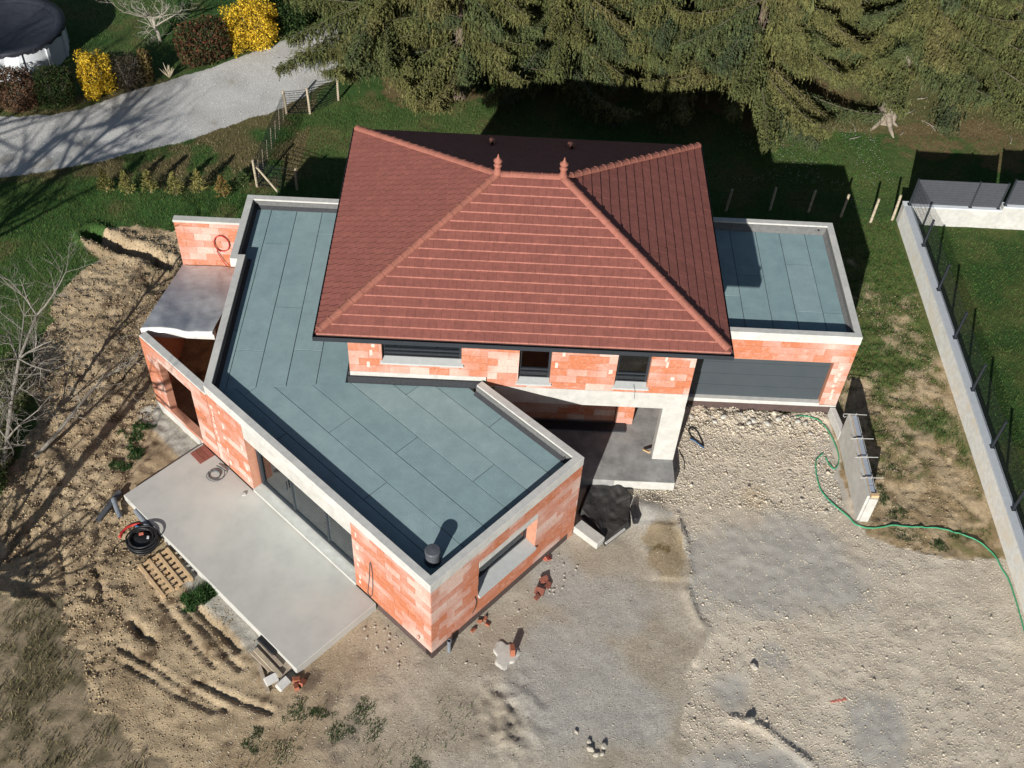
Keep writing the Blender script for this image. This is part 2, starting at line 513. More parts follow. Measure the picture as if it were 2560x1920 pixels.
RUTS = [[(-13.45, -6.17), (-12.56, -6.61), (-11.72, -7.13), (-10.74, -7.58)], [(-13.5, -6.42), (-12.48, -6.93), (-11.83, -7.29), (-11.0, -7.62)],
        [(-13.0, -4.7), (-12.52, -5.16), (-11.79, -5.97), (-11.2, -6.5)], [(-12.3, -5.0), (-11.5, -5.7), (-10.61, -6.56)], [(-11.6, -6.9), (-10.6, -7.3), (-9.7, -7.6)],
        [(-15.9, -2.2), (-15.7, -3.4), (-15.2, -4.6)], [(-14.95, -2.6), (-14.7, -3.8), (-14.2, -5.0)], [(-16.6, -1.8), (-16.6, -3.0), (-16.3, -4.2)]]
PITS = [[(-13.45, -5.42), (-13.1, -5.7), (-12.73, -5.92)], [(-11.9, -5.02), (-11.35, -5.55), (-10.75, -6.05)]]
TRENCH = [(-18.15, 8.55), (-17.5, 8.2), (-17.04, 7.9), (-16.24, 7.73), (-15.43, 7.2)]
def warp(x, y):
    k = 1 + 1.6 * sstep(-3.5, -5.5, y)
    return x + (fbm(x, y, 0.9, 4, 3) - .5) * .7 * k, y + (fbm(x, y, 0.9, 4, 5) - .5) * .7 * k
def zones(x, y):
    wx, wy = warp(x, y)
    dr = pip(DRIVE, x + (wx - x) * .45, y + (wy - y) * .45)
    gr = pip(GRAVEL, x + (wx - x) * .6, y + (wy - y) * .6) & ~dr
    di = pip(DIRT, wx, wy) & ~dr & ~gr
    return dr, gr, di
def height(x, y):
    x = np.asarray(x, float); y = np.asarray(y, float)
    dr, gr, di = zones(x, y)
    h = (fbm(x, y, 5.0, 2, 40) - .5) * .06
    n1 = fbm(x, y, .55, 4, 20) - .5
    n2 = fbm(x, y, .22, 3, 30) - .5
    rough = sstep(.42, .62, fbm(x, y, 3.2, 2, 33))
    left = sstep(-12.5, -14.5, x)
    dirt_h = n1 * (.06 + .06 * np.maximum(rough * .6, left)) + n2 * (.045 + .035 * left) + np.abs(fbm(x, y, .42, 3, 35) - .5) * .07 * left + (vn(x / .13, y / .13, 36) - .5) * (.02 + .04 * left) + (vn(x / .075, y / .075, 38) - .5) * (.012 + .03 * left)
    smooth_mid = sstep(-10.5, -8.5, x)
    dirt_h = dirt_h * (1 - .62 * smooth_mid)
    grav_h = n1 * .035 + n2 * .03 + (vn(x / .10, y / .10, 37) - .5) * .014
    rub = sstep(1.1, 2.0, y) * (x > 0) * (x < 4.7)
    grav_h = grav_h + rub * (n2 * .16 + .03)
    h = h + np.where(di, dirt_h, np.where(gr, grav_h, np.where(dr, n1 * .012 + .005, n1 * .05)))
    strip = ((x > 4.9) & (x < 8.6) & (y < 9))
    h = h + np.where(strip & ~gr, n1 * .07 + n2 * .07 + (vn(x / .11, y / .11, 39) - .5) * .035, 0)
    for r in RUTS:
        d = seg_dist(r, x + n2 * .05, y + n2 * .05)
        h = h - (.01 + .10 * fbm(x, y, .5, 2, 81)) * np.exp(-(d / .065) ** 2) + .018 * np.exp(-((d - .16) / .07) ** 2)
    for r in PITS:
        d = seg_dist(r, x + n2 * .12, y + n2 * .12)
        h = h - .13 * np.exp(-(d / .10) ** 2) + .015 * np.exp(-((d - .28) / .1) ** 2)
    d = seg_dist(TRENCH, x + n2 * .12, y + n2 * .12)
    h = h - .38 * np.exp(-(d / .17) ** 2) + .10 * np.exp(-((d - .4) / .16) ** 2)
    # caterpillar marks
    for (ax_, ay_), (bx_, by_) in (((-15.5, -1.9), (-14.7, -4.9)), ((-16.9, -1.2), (-16.1, -4.4)), ((-13.0, -4.9), (-11.0, -6.9))):
        amp = .018 if ax_ != -13.0 else .009
        L = math.hypot(bx_ - ax_, by_ - ay_); ux, uy = (bx_ - ax_) / L, (by_ - ay_) / L
        s = (x - ax_) * ux + (y - ay_) * uy; t = -(x - ax_) * uy + (y - ay_) * ux
        m = (s > 0) & (s < L) & (np.abs(t) < .2)
        h = h + np.where(m, amp * np.clip(3 * np.sin(s * 2 * math.pi / .19 + n1 * 3), -1, 1) * sstep(.35, .6, fbm(x, y, .8, 2, 44)) - .005, 0)
    # wheel ribs across the compacted yard
    # sand heap in front of the porch, spill bank at the edge of the yard
    h = h + .20 * np.exp(-(((x + .75) / .55) ** 2 + ((y + 1.5) / .42) ** 2))
    d = seg_dist([(0.04, -1.58), (0.24, -2.8), (0.24, -3.34), (0.1, -3.97), (0.32, -4.75), (0.54, -5.01), (0.18, -5.91)], x, y)
    h = h + .09 * np.exp(-(d / .10) ** 2) * (fbm(x, y, .5, 2, 71) + .2)
    h = h + np.where((x < .2) & (x > -1.1) & (y < -1.9) & (y > -3.6), .05 * np.exp(-((x + .4) / .45) ** 2), 0)
    d = seg_dist([(.9, -7.3), (1.5, -7.45), (2.1, -7.95), (2.5, -8.3)], x, y)
    h = h + .06 * np.exp(-(d / .10) ** 2)
    # lumps of churned ground on the left of the yard
    for (cx_, cy_, r_) in ((-4.25, -7.2, .75), (-4.2, -8.0, .55)):
        m = np.exp(-(((x - cx_) / r_) ** 2 + ((y - cy_) / r_) ** 2))
        h = h + m * (fbm(x, y, .22, 3, 55) - .5) * .20
    # level pads where things stand
    def flat(h, mask, z):
        return h * (1 - mask) + z * mask
    h = flat(h, sstep(.5, 0, np.abs(x - 8.73) - .13) * (y > -40), 0.0)
    return h
def gz(x, y):
    return float(height(np.array([x]), np.array([y]))[0])

def axis(lo, hi, st, far):
    core = np.arange(lo, hi + 1e-6, st)
    out = [];  s = st * 3; p = hi
    while p < far[1]:
        p += s; s *= 1.5; out.append(p)
    out2 = []; s = st * 3; p = lo
    while p > far[0]:
        p -= s; s *= 1.5; out2.append(p)
    return np.concatenate([np.array(out2[::-1]), core, np.array(out)])
XS = axis(-26.5, 18.5, .07, (-400, 400)); YS = axis(-10.0, 27, .07, (-300, 700))
gx, gy = np.meshgrid(XS, YS)
gx = gx.ravel(); gy = gy.ravel()
gh = height(gx, gy)
nx, ny = len(XS), len(YS)

def colours(x, y):
    n0 = fbm(x, y, 4.5, 3, 60); n1 = fbm(x, y, 1.1, 4, 61); n2 = fbm(x, y, .3, 3, 62)
    dr, gr, di = zones(x, y)
    mix = lambda a, b, t: np.asarray(a)[None, :] * (1 - t[:, None]) + np.asarray(b)[None, :] * t[:, None]
    mixa = lambda a, b, t: a * (1 - t[:, None]) + np.asarray(b) * t[:, None]
    # grass and rough ground
    c = mix((.036, .078, .019), (.075, .098, .030), sstep(.35, .7, n0 * .5 + n1 * .5))
    c = mixa(c, np.array((.10, .085, .035)), sstep(.58, .72, n1) * .6)
    # dry grass lower left
    t = sstep(-3.8, -5.2, y) * (x < -8)
    c = mixa(c, mix((.235, .185, .12), (.115, .095, .055), sstep(.38, .60, n1 * .45 + n2 * .55)), t)
    # verge along the drive
    t = (y > 11) * (y < 17.5) * (x < -12) * sstep(.3, .6, n1) * .75
    c = mixa(c, np.array((.115, .085, .04)), t)
    # strip beside the garage: earth with patches of grass
    strip = (x > 4.7) & (x < 8.7) & (y < 11)
    g = sstep(.36, .56, n1 * .5 + n2 * .28 + n0 * .1 + .035 * (y - 2.4))
    cs = mixa(mix((.36, .275, .17), (.25, .18, .10), sstep(.4, .6, n2)), mix((.055, .085, .025), (.12, .115, .04), n2), g)
    c = np.where(strip[:, None], cs, c)
    # neighbour's lawn
    t = ((x > 8.75) & (y < 11.1))
    c = np.where(t[:, None], mix((.028, .058, .014), (.068, .080, .024), sstep(.4, .7, n1)), c)
    # needle litter below the spruces
    lit = np.zeros_like(x)
    for cx_, cy_, r_ in ((-8.6, 17.7, 1.0), (-6.9, 17.3, .8), (5.6, 17.3, 1.7), (10.6, 15.9, 1.1), (13.3, 16.2, 1.6), (7.3, 18.4, 1.3), (-2, 20, 2.5), (2, 20, 2.5), (-9, 21, 2)):
        lit = np.maximum(lit, sstep(1.15, .75, np.hypot(x - cx_, y - cy_) / r_ + (n1 - .5) * 2.0 + (n2 - .5) * .8))
    c = mixa(c, mix((.19, .115, .065), (.13, .09, .045), n2), lit * .75)
    t = (y > 16.3) * (x > 4) * (1 - lit) * .65
    c = mixa(c, mix((.10, .095, .035), (.15, .11, .055), n2), t)
    # earth
    e = mix((.375, .288, .182), (.275, .203, .124), sstep(.36, .64, n1 * .6 + n2 * .4))
    e = mixa(e, np.array((.11, .075, .045)), sstep(.60, .74, n2 * .5 + fbm(x, y, .7, 3, 66) * .5))
    mid = sstep(-10.5, -5.0, x)
    em = mix((.385, .34, .27), (.32, .275, .21), sstep(.38, .62, n1))
    e = e * (1 - mid[:, None]) + em * mid[:, None]
    grey = np.zeros_like(x)
    for cx_, cy_, rx_, ry_ in ((-3.0, -6.4, 1.5, 1.8), (-2.0, -4.4, 1.5, 1.0), (-.7, -1.5, .9, .6), (-1.6, -7.2, 1.2, 1.0), (-3.0, -3.9, .9, .9)):
        grey = np.maximum(grey, sstep(1.2, .6, np.hypot((x - cx_) / rx_, (y - cy_) / ry_) + (n1 - .5) * .8))
    e = mixa(e, mix((.37, .355, .32), (.30, .29, .265), n2), grey * .75)
    for cx_, cy_, r_ in ((-13.6, -6.0, .9), (-13.9, -3.0, .8)):
        pass
    # slurry beside the terrace
    sl = np.zeros_like(x)
    for s_ in np.linspace(2.2, 6.0, 16):
        p = P1 + V * s_ - U * 2.6
        sl = np.maximum(sl, sstep(.38, .22, np.hypot(x - p[0], y - p[1]) + (n1 - .5) * .28))
    for s_ in np.linspace(9.0, 11.0, 10):
        p = P1 + V * s_ - U * .32
        sl = np.maximum(sl, sstep(.34, .22, np.hypot(x - p[0], y - p[1]) + (n1 - .5) * .2))
    e = mixa(e, np.array((.34, .32, .275)), sl)
    # tan spill with dark specks at the edge of the yard
    t = sstep(1.1, .7, np.hypot((x + .35) / .6, (y + 2.7) / 1.1) + (n2 - .5) * .8)
    e = mixa(e, mix((.29, .23, .145), (.14, .105, .05), sstep(.62, .7, n2)), t)
    c = np.where(di[:, None], e, c)
    # crushed stone
    k = mix((.49, .43, .345), (.415, .36, .285), sstep(.35, .65, n1 * .5 + n2 * .5))
    grey = np.zeros_like(x)
    for cx_, cy_, rx_, ry_ in ((2.6, -3.0, 2.35, 1.45), (3.5, -3.3, 1.45, 1.1), (4.3, -7.48, .62, .95), (.96, -6.63, .5, .55), (2.09, -5.64, .36, .42), (1.0, -8.6, 1.5, .75), (.5, -3.2, .9, 1.2), (4.4, -.1, .35, 1.2)):
        grey = np.maximum(grey, sstep(1.35, .60, np.hypot((x - cx_) / rx_, (y - cy_) / ry_) + (n1 - .5) * 1.1 + (n2 - .5) * .5))
    k = mixa(k, mix((.35, .335, .30), (.285, .275, .25), n2), grey * .8)
    t = sstep(1.0, .3, np.hypot((x - 2.2) / .55, (y + .9) / .6) + (n1 - .5) * .6)
    k = mixa(k, np.array((.36, .25, .13)), t * .6)
    t = sstep(1.4, 2.0, y) * sstep(2.6, .3, x)
    k = mixa(k, np.array((.40, .24, .17)), t * .5)
    c = np.where(gr[:, None], k, c)
    # drive
    d = mix((.47, .46, .435), (.41, .40, .375), sstep(.35, .65, n1))
    d = mixa(d, np.array((.22, .185, .14)), sstep(.66, .8, n1) * .5)
    c = np.where(dr[:, None], d, c)
    # mud inside the annex
    return c
gc = colours(gx, gy)
verts = np.stack([gx, gy, gh], 1)
ii, jj = np.meshgrid(np.arange(nx - 1), np.arange(ny - 1))
ii = ii.ravel(); jj = jj.ravel()
quads = np.stack([jj * nx + ii, jj * nx + ii + 1, (jj + 1) * nx + ii + 1, (jj + 1) * nx + ii], 1)
fc = verts[quads].mean(1)
fd, fg, fi = zones(fc[:, 0], fc[:, 1])
def sheet(name, mask, m):
    q = quads[mask]
    used, inv = np.unique(q, return_inverse=True)
    inv = inv.reshape(-1, 4)
    me = bpy.data.meshes.new(name)
    me.vertices.add(len(used)); me.loops.add(inv.size); me.polygons.add(len(inv))
    me.vertices.foreach_set('co', verts[used].astype(np.float32).ravel())
    me.loops.foreach_set('vertex_index', inv.astype(np.int32).ravel())
    me.polygons.foreach_set('loop_start', np.arange(0, inv.size, 4, dtype=np.int32))
    me.polygons.foreach_set('use_smooth', np.ones(len(inv), bool))
    put_col(me, gc[used])
    me.update(calc_edges=True)
    o = link(name, me, m)
    return tag(o, kind='structure')
tag(sheet('ground', ~(fd | fg | fi), MAT['ground']), 'rough grass and lawn around the building site')
tag(sheet('bare_earth', fi, MAT['dirt']), 'churned tan earth with ruts and track marks')
tag(sheet('gravel_yard', fg, MAT['gravel']), 'pale crushed stone yard with grey patches before the garage')
tag(sheet('driveway', fd, MAT['drive']), 'pale grey gravel drive curving behind the hedges')

# ================================================================== the house
HOUSE = empty('brick_house', (0, 0, 0), 0, 'unfinished red brick house with hipped tile roof and blue-grey flat roofs', 'house')

class Frame:
    """vertical wall plane: origin o (2D), direction d, outward normal n"""
    def __init__(s, o, d, n):
        s.o, s.d, s.n = np.array(o, float), np.array(d, float), np.array(n, float)
        s.rz = math.atan2(s.d[1], s.d[0])
    def p(s, a, w, z):
        q = s.o + s.d * a + s.n * w
        return (q[0], q[1], z)
    def box(s, mb, a0, a1, w0, w1, z0, z1):
        # order so that faces point outwards for either handedness
        pts = [s.p(a0, w0, z0), s.p(a1, w0, z0), s.p(a1, w1, z0), s.p(a0, w1, z0), s.p(a0, w0, z1), s.p(a1, w0, z1), s.p(a1, w1, z1), s.p(a0, w1, z1)]
        if s.d[0] * s.n[1] - s.d[1] * s.n[0] < 0:
            pts = [pts[i] for i in (3, 2, 1, 0, 7, 6, 5, 4)]
        mb.hexa(pts)

def subtract(rects, hole):
    out = []
    h0, h1, k0, k1 = hole
    for a0, a1, z0, z1 in rects:
        if a1 <= h0 or a0 >= h1 or z1 <= k0 or z0 >= k1:
            out.append((a0, a1, z0, z1)); continue
        if a0 < h0: out.append((a0, h0, z0, z1))
        if a1 > h1: out.append((h1, a1, z0, z1))
        m0, m1 = max(a0, h0), min(a1, h1)
        if z0 < k0: out.append((m0, m1, z0, k0))
        if z1 > k1: out.append((m0, m1, k1, z1))
    return out

BRICK_MESH = {}
BRICKS = [0]
def brick_wall(fr, a0, a1, z0, z1, holes=(), th=0.2, singles=True, row=0.25, blen=0.5, name='wall', label=None, c0=None):
    core = MB()
    A = sorted(set([a0 if c0 is None else c0, a1] + [h for q in holes for h in q[:2] if a0 < h < a1]))
    Z = sorted(set([z0, z1] + [h for q in holes for h in q[2:] if z0 < h < z1]))
    for i in range(len(A) - 1):
        ca = (A[i] + A[i + 1]) / 2
        run = None
        for k in range(len(Z) - 1):
            cz = (Z[k] + Z[k + 1]) / 2
            solid = not any(q[0] < ca < q[1] and q[2] < cz < q[3] for q in holes)
            if solid:
                run = (run[0], Z[k + 1]) if run else (Z[k], Z[k + 1])
            if (not solid or k == len(Z) - 2) and run:
                fr.box(core, A[i], A[i + 1], -th, 0, *run); run = None
    w = core.build(name, MAT['mortar'], HOUSE)
    if label: w['label'] = label
    pieces = []
    r = 0; z = z0
    while z < z1 - .02:
        zt = min(z + row, z1)
        a = a0 - (r % 2) * blen / 2
        while a < a1 - .01:
            b0, b1 = max(a, a0), min(a + blen, a1)
            rects = [(b0, b1, z, zt)]
            for hq in holes: rects = subtract(rects, hq)
            for q in rects:
                if q[1] - q[0] > .03 and q[3] - q[2] > .03: pieces.append(q)
            a += blen
        z += row; r += 1
    g = .0035
    mb = MB()
    for (b0, b1, c0, c1) in pieces:
        if singles and BRICKS[0] < 300:
            key = (round(b1 - b0, 2), round(c1 - c0, 2))
            if key not in BRICK_MESH:
                k = MB()
                k.box(-key[0] / 2 + g, key[0] / 2 - g, -.03, .03, -key[1] / 2 + g, key[1] / 2 - g)
                me = k.mesh('brick'); me.materials.append(MAT['brick'])
                BRICK_MESH[key] = me
            o = bpy.data.objects.new('brick', BRICK_MESH[key])
            COL.objects.link(o)
            jit = random.uniform(0, .004)
            o.location = fr.p((b0 + b1) / 2, -.024 + jit, (c0 + c1) / 2)
            o.rotation_euler = (0, 0, fr.rz)
            o.parent = w
            BRICKS[0] += 1
        else:
            fr.box(mb, b0 + g, b1 - g, -.05, .006 + random.uniform(0, .004), c0 + g, c1 - g)
    if mb.v:
        o = mb.build('brick', MAT['brick'], w)
        o['kind'] = 'stuff'
    return w

def part(name, m, fn, parent=HOUSE, bevel=0.0, smooth=False, label=None, kind=None):
    mb = MB(); fn(mb)
    o = mb.build(name, m, parent, smooth, bevel)
    if label: o['label'] = label
    if kind: o['kind'] = kind
    return o

F_FRONT = Frame((XL, 0), (1, 0), (0, -1))          # a = x - XL
F_END = Frame(P1, U, -V)
F_FAC = Frame(P1, V, -U)
F_GAR = Frame((0, GY0), (1, 0), (0, -1))

# --- brick walls (the ones that show largest first)
xa = lambda x: x - XL
W1 = (xa(-7.77), xa(-5.80), 3.76, 5.3); W2 = (xa(-4.37), xa(-3.57), 3.22, 5.3); W3 = (xa(-1.93), xa(-1.10), 3.22, 5.3)
brick_wall(F_FRONT, 0, xa(-5.15), 3.34, 5.12, [W1], label='upper front brick wall above the flat roof')
brick_wall(F_FRONT, xa(-5.15), xa(0), 3.03, 5.12, [W2, W3], label='upper front brick wall above the porch')
WIN = (1.52, 3.50, 1.10, 2.50)
brick_wall(F_END, 0, L12, FZ, 2.94, [WIN], th=.36, label='end brick wall of the wing')
DOOR = (2.66, 6.69, FZ, 2.94)
brick_wall(F_FAC, 0, 2.66, FZ, 2.94, th=.36, c0=.365, label='brick wall right of the sliding door')
brick_wall(F_FAC, 6.69, L14, FZ, 2.94, th=.36, label='brick wall left of the sliding door')
GD = (0.30, 4.36, .40, 2.12)
brick_wall(F_GAR, 0, GX, .40, 2.86, [GD], label='garage front brick wall')
ANX = (8.87, 10.33, .42, 2.43)
brick_wall(F_FAC, L14 + .02, 11.02, FZ, 2.84, [ANX], label='annex brick wall with doorway')
F_AB = Frame((-14.3, 5.62), (1, 0), (0, -1))
brick_wall(F_AB, 0, 1.92, 0, 3.14, label='annex back brick wall')
F_PB = Frame((-4.9, 1.28), (1, 0), (0, -1))
brick_wall(F_PB, 0, 3.34, .34, 2.44, singles=False, label='porch back wall')
F_PP = Frame((-1.55, 1.22), (1, 0), (0, -1))
brick_wall(F_PP, 0, .5, .34, 2.44, th=.3, singles=False, label='brick pier in the porch')

# --- white mortar dabs left on the bricks
def dabs(fr, spots, w, parent):
    rr = random.Random(17)
    for a, z in spots:
        mb = MB()
        hw_, hh = rr.uniform(.025, .05), rr.uniform(.05, .11)
        a += rr.uniform(-.03, .03)
        fr.box(mb, a - hw_, a + hw_, .0, .0125, z - hh, z + hh)
        mb.build('mortar_dab', MAT['mortar_dab'], parent)
dabs(F_FAC, [(7.98, .55 + .25 * k) for k in range(9)] + [(7.62, .62 + .5 * k) for k in range(5)] + [(6.85, .6), (6.85, 1.1), (6.86, 1.9), (2.48, .6), (2.47, .85), (2.5, 1.35), (2.48, 1.6), (2.49, 2.1), (2.5, 2.6)], 0, HOUSE)
dabs(F_FRONT, [(xa(-8.15), 3.62), (xa(-8.05), 4.05), (xa(-7.95), 4.3), (xa(-3.42), 3.9), (xa(-3.3), 4.3), (xa(-2.1), 3.75), (xa(-.72), 4.1), (xa(-.75), 4.3), (xa(-.5), 3.6)], 0, HOUSE)
dabs(F_GAR, [(4.6, .72 + .24 * k) for k in range(6)], 0, HOUSE)

# --- plain cores of the walls that face away
def cores(mb):
    mb.box(XL, XL + .2, .2, YB, 2.7, 5.12)                  # left wall, upper
    mb.box(-.2, 0, .2, YB, 0, 5.12)                          # right wall
    mb.box(XL, 0, YB - .2, YB, 2.7, 5.12)                    # back wall, upper
    mb.box(-12.39, -.2, 6.67, 6.87, 0, 2.69)                 # back wall, lower
    mb.box(-12.39, -12.19, 4.08, 6.67, 0, 2.69)
    mb.prism([(-12.18, 4.08), (P4[0], P4[1] + .05), (P4[0] + .2, P4[1] + .15), (-11.98, 4.08)], 0, 2.69)
    mb.box(GX - .2, GX, GY0 + .21, GY1, 0, 2.86)             # garage right
    mb.box(0.01, GX - .2, GY1 - .2, GY1, 0, 2.86)            # garage back
    F = Frame(P2, V, U)
    F.box(mb, 0.01, L23 - .02, -.2, 0, 0, 2.94)
part('wall', MAT['mortar'], cores, label='plain outer walls facing away')
# annex side wall, top follows the tarpaulin
part('wall', MAT['mortar'], lambda mb: mb.prism([(-14.33, 1.42), (-14.15, 1.42), (-14.15, 5.5), (-14.33, 5.5)], 0, [2.78, 2.78, 1.38, 1.38]), label='annex side wall')

# --- plinth coating below the bricks
part('plinth', MAT['plinth'], lambda mb: F_FAC.box(mb, .0, 1.9, -.2, -.012, -.25, FZ), label='dark plinth below the wing facade')
part('plinth', MAT['plinth'], lambda mb: F_END.box(mb, .012, L12, -.2, -.012, -.25, FZ - .002), label='dark plinth below the wing end wall')
part('plinth', MAT['plinth'], lambda mb: F_GAR.box(mb, .0, GX, -.2, -.012, -.25, .335), label='reddish brown plinth below the garage door')
part('plinth', MAT['concrete_pale'], lambda mb: F_FAC.box(mb, 9.05, 11.04, -.22, .02, -.2, FZ), label='pale concrete base of the annex')
part('plinth', MAT['concrete'], lambda mb: F_FAC.box(mb, 8.2, 9.04, -.22, -.02, -.2, FZ - .03))
part('threshold', MAT['concrete'], lambda mb: (F_FAC.box(mb, ANX[0] + .003, ANX[1] - .003, -.2, -.004, FZ + .001, .41)))

# --- concrete bands
def band_left(mb): F_FRONT.box(mb, 0.0, xa(-5.17), -.2, .008, 3.19, 3.338)
part('ring_beam', MAT['concrete_pale'], band_left)
def beam(mb):
    F_FRONT.box(mb, xa(-4.95), xa(0), -.28, .010, 2.72, 3.028)
    F_FRONT.box(mb, xa(-4.75), xa(-.002), -.26, -.004, 2.44, 2.72)
part('porch_beam', MAT['concrete_pale'], beam, label='pale concrete beam over the porch')
part('pillar', MAT['concrete_pale'], lambda mb: mb.box(-.57, 0.012, -.004, .30, .341, 2.438), bevel=.008, label='pale square concrete pillar')
def lintel(mb): F_FAC.box(mb, DOOR[0] + .001, DOOR[1] - .001, -.358, .004, 2.42, 2.938)
part('lintel', MAT['concrete_pale'], lintel)

def mitre(poly, d, closed=False):
    """offset polyline to the left by d"""
    out = []
    n = len(poly)
    for i in range(n):
        p = np.array(poly[i], float)
        def nrm(a, b):
            t = np.array(b, float) - np.array(a, float); t /= np.linalg.norm(t); return np.array([-t[1], t[0]]), t
        if i == 0 and not closed: nn, _ = nrm(poly[0], poly[1]); out.append(p + nn * d); continue
        if i == n - 1 and not closed: nn, _ = nrm(poly[-2], poly[-1]); out.append(p + nn * d); continue
        n1_, _ = nrm(poly[i - 1], poly[i]); n2_, _ = nrm(poly[i], poly[(i + 1) % n])
        m = n1_ + n2_; m /= np.linalg.norm(m)
        out.append(p + m * d / max(.2, m @ n1_))
    return [tuple(q) for q in out]
def ring(mb, outer, inner, z0, z1):
    n = len(outer)
    for i in range(n - 1):
        a, b, c, d = outer[i], outer[i + 1], inner[i + 1], inner[i]
        vs = [(*a, z0), (*b, z0), (*c, z0), (*d, z0), (*a, z1), (*b, z1), (*c, z1), (*d, z1)]
        fs = [(0, 1, 5, 4), (2, 3, 7, 6), (4, 5, 6, 7), (3, 2, 1, 0)]
        if i == 0: fs.append((3, 0, 4, 7))
        if i == n - 2: fs.append((1, 2, 6, 5))
        mb.add(vs, fs)
# wing parapet, anticlockwise seen from above runs: p3 -> p2 ... we go clockwise so inside is to the right
OUT = [tuple(P3 + V * .02), tuple(P2), tuple(P1), tuple(P4), (-12.18, 4.08), (-12.39, 4.08), (-12.39, 6.87), (XL, 6.87)]
OUTp = mitre(OUT, .009)
INN = mitre(OUT, -.185)
part('parapet', MAT['concrete'], lambda mb: ring(mb, OUTp, INN, 2.943, HW), bevel=.006, label='pale concrete parapet round the wing roof')
INN1 = mitre(OUT, -.187); INN2 = mitre(OUT, -.205); INN3 = mitre(OUT, -.30)
part('upstand', MAT['upstand'], lambda mb: ring(mb, INN1, INN2, MZ - .02, HW - .05), label='grey membrane upstand inside the parapet')
def fillet(mb, inn, inn3, z):
    n = len(inn)
    for i in range(n - 1):
        a, b, c, d = inn[i], inn[i + 1], inn3[i + 1], inn3[i]
        mb.add([(*a, z + .10), (*b, z + .10), (*c, z + .012), (*d, z + .012)], [(0, 1, 2, 3)])
part('upstand', MAT['bitumen'], lambda mb: fillet(mb, INN2, INN3, MZ), label='black bitumen fillet')
# bitumen upstand along the house wall
part('upstand', MAT['bitumen'], lambda mb: (mb.box(XL - .06, -5.3, -.055, -.001, MZ, 3.185), mb.box(XL - .058, XL - .001, -.0, 6.66, MZ, 3.3)), label='black bitumen upstand under the brick wall')

# --- flat roof decks, floor
SHELL = [tuple(P3), tuple(P2), tuple(P1), tuple(P4), (-12.18, 4.08), (-12.39, 4.08), (-12.39, 6.87), (XL, 6.87), (XL, 0.0)]
DECK_IN = mitre(OUT, -.19)
part('flat_roof_deck', MAT['bitumen'], lambda mb: mb.prism(list(reversed(DECK_IN + [(XL, 0.0)])), 2.70, MZ), label='black roof deck under the membrane')
part('floor_slab', MAT['interior'], lambda mb: mb.prism(list(reversed(mitre(OUT, -.205) + [(-.25, 6.6), (-.25, 1.35), (-4.6, 1.35)])), -.2, FZ - .02))
part('interior_wall', MAT['interior'], lambda mb: (mb.box(-8.6, -8.5, .6, 6.6, FZ - .02, 2.69), mb.box(-5.6, -5.5, .3, 3.6, FZ - .02, 2.69), mb.box(-8.49, -5.61, 3.5, 3.6, FZ - .02, 2.69)))
part('upper_floor', MAT['interior'], lambda mb: mb.box(XL + .21, -.21, .22, YB - .21, 2.72, 2.98))

# --- membrane sheets
FLAT = part('flat_roof', MAT['bitumen'], lambda mb: mb.box(-10.5, -9.5, 2, 3, MZ - .1, MZ - .01), label='blue-grey membrane flat roof of the wing')
def sheets(region, o, d, n, widths, joints, z, parent, s0, s1):
    """strips along d, stepping along n from o; joints: cross seams per strip"""
    o = np.array(o); d = np.array(d); n = np.array(n)
    t = 0.0
    for i, w in enumerate(widths):
        cuts = [s0] + sorted(joints[i % len(joints)]) + [s1]
        for k in range(len(cuts) - 1):
            g = .009
            a, b, t0, t1 = cuts[k] + g, cuts[k + 1] - g, t + g, t + w - g
            quad = [tuple(o + d * a + n * t0), tuple(o + d * b + n * t0), tuple(o + d * b + n * t1), tuple(o + d * a + n * t1)]
            area = sum(quad[q][0] * quad[(q + 1) % 4][1] - quad[(q + 1) % 4][0] * quad[q][1] for q in range(4))
            if area < 0: quad = quad[::-1]
            poly = clip_convex(quad, region)
            if len(poly) < 3: continue
            A = abs(sum(poly[q][0] * poly[(q + 1) % len(poly)][1] - poly[(q + 1) % len(poly)][0] * poly[q][1] for q in range(len(poly)))) / 2
            if A < .02: continue
            mb = MB()
            zz = z + .010 + .003 * ((i + k) % 3)
            mb.prism(poly, z + .001, zz)
            mb.build('membrane_sheet', MAT['membrane'], parent)
        t += w
def inner_pt(p): return p
IW = mitre(OUT, -.30)
A_ = (IW[3][0], IW[3][1]); p1i = IW[2]; p2i = IW[1]; p3i = (IW[0][0] - .12, -.07)
B_ = (-8.70, -.07)
REG_W = [A_, p1i, p2i, p3i, B_]
sheets(REG_W, P1 + U * .0 + V * .0, V, U, [.62, .73, .73, .73, .73, .73, .73, .5], [[5.7], [2.9, 7.4], [5.0], [3.4], [1.5, 6.0], [4.6], [2.4], [1.8]], MZ, FLAT, -1.0, 10.5)
REG_L = [A_, B_, (-8.70, 6.58), (-11.88, 6.58), (-11.88, 4.0)]
sheets(REG_L, (-12.3, 0), (0, 1), (1, 0), [.62, .74, .74, .74, .74, .74], [[1.6, 4.2], [.9, 5.1], [2.55], [1.0, 5.6], [3.6]], MZ, FLAT, -1.0, 7.0)
REG_J = [(-12.09, 4.40), (-11.88, 4.40), (-11.88, 6.58), (-12.09, 6.58)]
sheets(REG_J, (-12.3, 0), (0, 1), (1, 0), [.62], [[5.0]], MZ, FLAT, 4.0, 7.0)

